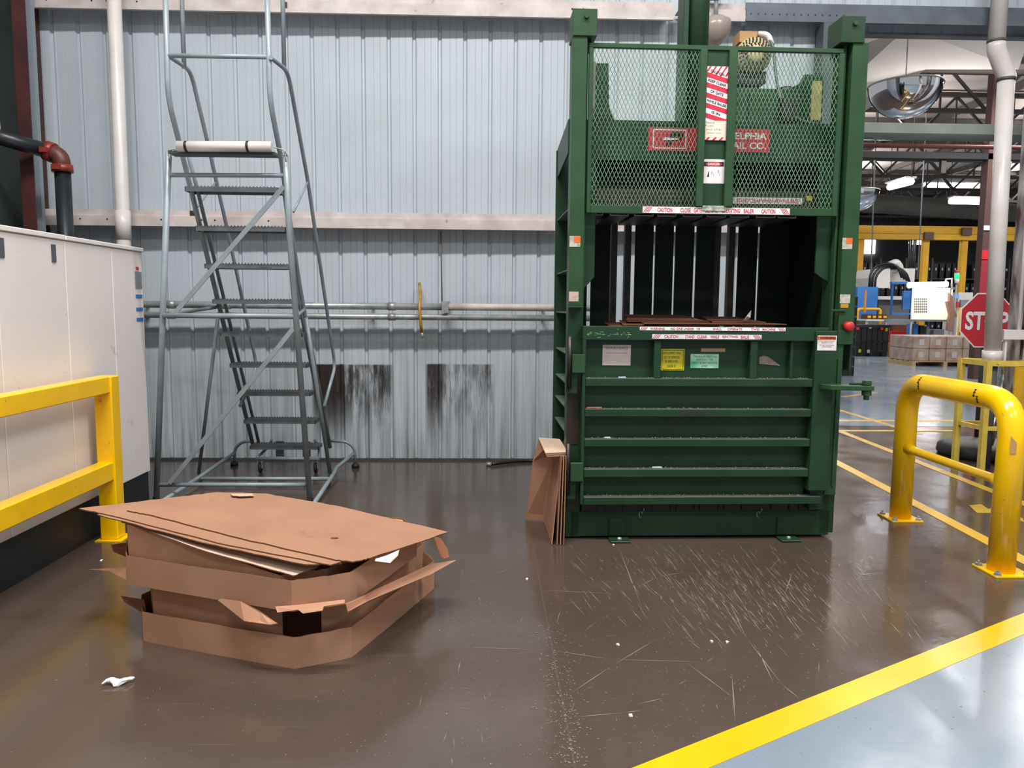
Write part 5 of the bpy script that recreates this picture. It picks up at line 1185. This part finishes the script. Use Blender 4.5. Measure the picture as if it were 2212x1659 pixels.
a, c = onY(1922, 741, 24.0), onY(1967, 716, 24.0); b = MB(); b.hull8([(a.x+.05, 24.0, a.z), (c.x-.05, 24.0, a.z), (c.x-.05, 24.6, a.z), (a.x+.05, 24.6, a.z), (a.x, 23.95, c.z), (c.x, 23.95, c.z), (c.x, 24.65, c.z), (a.x, 24.65, c.z)])
tag(b.build('red_bin', red_p, None, (a.x, 24, a.z)), 'red plastic bin on a yellow stand', 'bin')
b, a2, c2 = pbox(1920, 741, 1969, 772, 24.0, .6); b = MB(); b.box((a.x, 24.0, 0), (c.x+.05, 24.7, a.z)); tag(b.build('yellow_stand', yellow_far, None, (a.x, 24, 0)), 'low yellow stand under the red bin', 'stand')
b = MB(); p = onY(1928, 715, 24.3); p1 = onY(1964, 702, 24.3); b.box((p.x, 24.2, a.z+.02), (p1.x, 24.5, p1.z)); tag(b.build('brown_carton', card_dk, None, (p.x, 24.2, p.z)), 'brown carton standing inside the red bin', 'carton')
# lit inspection board
BY = 22.8; a, c = onY(1970, 690, BY), onY(2053, 622, BY); og = Vector(((a.x+c.x)/2, BY, 0)); t = thing('inspection_board', 'brightly lit white inspection board on a steel stand', 'board', og)
b = MB(); b.box((a.x, BY, a.z), (c.x, BY+.06, c.z)); b.build('panel', board_m, t, og)
l0, l1 = onY(1962, 616, BY-.25), onY(2046, 614, BY-.25); b = MB(); b.tube([l0, l1], .085, 10); b.build('lamp_tube', mat('bright_lamp_tube', '#ffffff', .5, emit='#f6f2ff', estr=9), t, og)
b = MB()
for i in range(7):
    for j in range(6):
        p = onY(1976+4.2*i, 646+5.5*j, BY-.01); b.box((p.x-.02, BY-.012, p.z-.025), (p.x+.02, BY, p.z+.025))
b.build('specimen_grid', greym, t, og, kind='stuff')
for px in (1970, 2053): x = onY(px, 690, BY).x; b = MB(); b.tube([(x, BY+.03, 0), (x, BY+.03, c.z)], .03, 8); b.build('leg', mach, t, og)
b = MB(); b.box((a.x-.6, BY, a.z-.06), (c.x+.05, BY+.5, a.z)); b.build('shelf', greym, t, og)
b = MB(); p0, p1, p2 = onY(2040, 622, BY-.2), onY(2044, 603, BY-.2), onY(2056, 602, BY-.2); b.tube([p0, p1, p2, onY(2056, 625, BY-.1)], .03, 6); b.build('lamp_bracket', mach, t, og)
# items on lower shelf
for i, (x0, x1, y0, m_) in enumerate(((1972, 1984, 700, blue_p), (1986, 1996, 703, black), (2000, 2008, 705, greym), (2016, 2040, 712, greym))):
    a, c = onY(x0, 735, BY+.4), onY(x1, y0, BY+.4); b = MB(); b.box((a.x, BY+.4, 0), (c.x, BY+.8, c.z)); tag(b.build('drum' if i < 2 else 'floor_cabinet', m_, None, (a.x, BY+.4, 0)), ['blue upright case below the lit board', 'black upright case below the lit board', 'narrow grey cabinet below the lit board', 'wide grey drawer cabinet below the lit board'][i], 'cabinet')
# hanging coat
P = [onY(*q, BY-.15) for q in ((2052, 633), (2058, 640), (2062, 668), (2067, 682), (2060, 690), (2058, 716), (2047, 714), (2050, 690), (2053, 680), (2046, 652), (2052, 650))]; b = MB(); b.prism(P, (0, .12, 0)); tag(b.build('hanging_coat', cloth, None, P[0]), 'tan coat hanging at the right end of the lit board', 'coat')
# signal tower
p = onY(2067, 598, 25); t = thing('signal_tower', 'green lit signal tower with a red cap', 'lamp', (p.x, 25, 0)); og = Vector((p.x, 25, 0))
for z0, z1, m_, n_ in ((590, 583, red_p, 'red_lens'), (603, 590, green_led, 'green_lens'), (612, 603, white_p, 'clear_lens')):
    a, c = onY(2067, z0, 25), onY(2067, z1, 25); b = MB(); b.tube([a, c], .07, 10); b.build(n_, m_, t, og)
b = MB(); b.tube([(p.x, 25, 0), (p.x, 25, onY(2067, 612, 25).z)], .025, 8); b.build('pole', greym, t, og)
# second machine right
a, c = onY(2062, 760, 27), onY(2130, 632, 27); og = Vector((a.x, 27, 0)); t = thing('second_machine', 'grey and white machine with a control screen left of the stop sign', 'machine', og)
b = MB(); b.box((a.x, 27, 0), (c.x+.6, 27.85, c.z)); b.build('body', mach, t, og)
b = MB(); p0, p1 = onY(2075, 668, 26.9), onY(2105, 648, 26.9); b.box((p0.x, 26.9, p0.z), (p1.x, 27, p1.z)); b.build('control_panel', greym, t, og)
b = MB(); p0, p1 = onY(2061, 644, 26.9), onY(2072, 636, 26.9); b.box((p0.x, 26.9, p0.z), (p1.x, 27, p1.z)); b.build('screen', mat('blue_screen', '#5a8ad0', .3, emit='#5a8ad0', estr=.6), t, og)
b = MB(); p0, p1 = onY(2066, 664, 26.9), onY(2072, 652, 26.9); b.box((p0.x, 26.9, p0.z), (p1.x, 27, p1.z)); b.build('red_tag', red_p, t, og)
# palletised cartons
PY = 19.6; a, c = onY(1970, 788, PY), onY(2118, 727, PY)
t = thing('pallet', 'wooden pallet under the wrapped cartons', 'pallet', ((a.x+c.x)/2, PY+.6, 0)); og = Vector(((a.x+c.x)/2, PY+.6, 0))
for i in range(5): b = MB(); y = PY+i*.26; b.box((a.x, y, .11), (c.x, y+.16, .13)); b.build('deck_board', wood, t, og)
for i in range(3): x = a.x+(c.x-a.x-.1)*i/2; b = MB(); b.box((x, PY, 0), (x+.1, PY+1.2, .11)); b.build('stringer', wood, t, og)
nx = 4; w = (c.x-a.x)/nx; hh = (c.z-.13)/2
for j in range(2):
    for i in range(nx):
        for kq in range(1):
            x = a.x+i*w; z = .13+j*hh; y = PY+kq*.6; t2 = thing('wrapped_carton', '%s film wrapped brown carton %s of the pallet load' % (('upper', 'lower')[1-j], 'in the %s column' % ('leftmost', 'second', 'third', 'rightmost')[i]), 'carton', (x+w/2, y+.3, z), group='cartons on the pallet')
            b = MB(); b.box((x+.005, y+.005, z), (x+w-.005, y+1.19, z+hh-.004)); b.build('box', wrap, t2, (x+w/2, y+.3, z), bevel=.015)
            if kq == 0: b = MB(); b.box((x+w*.35, y-.001, z+hh*.3), (x+w*.65, y+.004, z+hh*.75)); b.build('label', mat('grey_carton_label', '#a9a5a2', .6), t2, (x+w/2, y+.3, z))
# crate stack beside baler
p0, p1 = onZ(1822, 812), onZ(1849, 812); CYk = 16.6; xk0 = p0.x-.25; xk1 = onY(1849, 700, CYk).x; ztop = onY(1849, 640, CYk).z; nk = 8; hk = ztop/nk
first = None
for i in range(nk):
    if first is None:
        first = thing('plastic_crate', '', 'crate', (xk0, CYk, 0), group='black crates in the stack beside the baler'); b = MB(); w = xk1-xk0
        b.box((0, 0, 0), (w, .5, .01)); b.box((0, 0, 0), (w, .012, hk-.01)); b.box((0, .488, 0), (w, .5, hk-.01)); b.box((0, 0, 0), (.012, .5, hk-.01)); b.box((w-.012, 0, 0), (w, .5, hk-.01)); b.build('crate_body', black, first)
        b = MB(); b.box((-.01, -.01, hk-.035), (w+.01, .0, hk-.01)); b.box((-.01, -.01, .0), (w+.01, .0, .02)); 
        for q in range(5): b.box((w*q/4-.008, -.01, 0), (w*q/4+.008, 0, hk-.02))
        b.build('rim', rubber, first); cr = first
    else: cr = dup(first, (xk0, CYk, i*hk))
    cr['label'] = 'black plastic crate in the stack beside the baler, ' + ('at the bottom', 'second from the floor', 'third from the floor', 'fourth from the floor', 'fourth from the top', 'third from the top', 'second from the top', 'at the top')[i]
# hall columns
for i, (px, Y, lb) in enumerate(((2127, 16, 'maroon hall column with a red and white taped band behind the white downpipe'),)):
    x = onY(px, 560, Y).x; t = thing('hall_column', lb, 'column', (x, Y, 0)); og = Vector((x, Y, 0)); b = MB(); b.box((x-.07, Y, 0), (x+.07, Y+.2, 7.3)); b.build('shaft', mat('brown_column', '#4a302c', .6), t, og)
    for y0, y1, m_ in ((497, 487, white), (560, 540, red_p), (690, 562, mat('dull_red', '#8e2430', .5))): a, c = onY(px, y0, Y-.02), onY(px, y1, Y-.02); b = MB(); b.box((x-.073, Y-.02, a.z), (x+.073, Y, c.z)); b.build('band', m_, t, og)
# racks with dark totes at the back
RY = 38.0; x0 = onY(1845, 560, RY).x; x1 = onY(2180, 560, RY).x
t = thing('storage_rack', 'dark steel storage rack along the back of the hall', 'rack', ((x0+x1)/2, RY, 0)); og = Vector(((x0+x1)/2, RY, 0)); lv = [.1, 1.05, 2.0, 2.95]
for z in lv: b = MB(); b.box((x0, RY-.05, z), (x1, RY+1.0, z+.06)); b.build('shelf', truss_m, t, og)
for i in range(7): x = x0+(x1-x0)*i/6; b = MB(); b.box((x-.05, RY-.08, 0), (x+.05, RY-.02, 4.0)); b.build('upright', truss_m, t, og)
b = MB(); b.box((x0-1, RY+1.2, 0), (x1+2, RY+1.3, 3.9)); b.build('back_sheet', mat('dark_back_sheet', '#1a1b1e', .7, var=.3), t, og)
ORD = 'first second third fourth fifth sixth seventh eighth ninth tenth eleventh twelfth thirteenth fourteenth fifteenth sixteenth seventeenth eighteenth nineteenth twentieth twenty-first twenty-second twenty-third twenty-fourth'.split()
first = None; tw = (x1-x0)/24
for z in lv:
    for i in range(24):
        if rb.random() < .12: continue
        if first is None:
            first = thing('storage_tote', 'black storage tote with a small tag on the far rack', 'tote', (x0+.1+i*tw, RY, z+.06), group='black totes on the far rack')
            b = MB(); b.hull8([(.03, .02, 0), (tw-.1, .02, 0), (tw-.1, .6, 0), (.03, .6, 0), (0, 0, .72), (tw-.07, 0, .72), (tw-.07, .65, .72), (0, .65, .72)]); b.build('body', black, first)
            b = MB(); b.box((tw*.3, -.02, .4), (tw*.5, .0, .52)); b.build('tag', foil, first)
            tt = first
        else: tt = dup(first, (x0+.1+i*tw, RY, z+.06))
        tt['label'] = 'black storage tote on the %s shelf of the far rack, place %s from its left' % (('lowest', 'second', 'third', 'top')[lv.index(z)], ORD[i])
# drop cords hanging in the hall
for i, (px, y0, Y, lb) in enumerate(((1884, 400, 20, 'thin pale hose hanging left of the white machine'), (1985, 528, 21, 'thin grey drop cord hanging beside the middle crane post'))):
    a, c = onY(px, y0-20, Y), onY(px-3, 600, Y); b = MB(); b.tube([(a.x, Y, 7.5), c], .016, 6); tag(b.build('drop_hose', greym, None, c), lb, 'hose')
for i, px in enumerate((1960, 1964, 1969, 1973, 2110, 2114, 2119)):
    a = onY(px, 610, CY_+.05); b = MB(); b.tube([(a.x, CY_+.05, zb0+.01), (a.x, CY_+.05, a.z)], .03, 6); tag(b.build('drop_pipe', blackm, None, a), 'thin dark drop pipe below the crane beam, ' + ('leftmost of the left four', 'second of the left four', 'third of the left four', 'rightmost of the left four', 'left of the right three', 'middle of the right three', 'rightmost of the right three')[i], 'pipe', 'drop pipes %s' % ('left' if px < 2000 else 'right'))
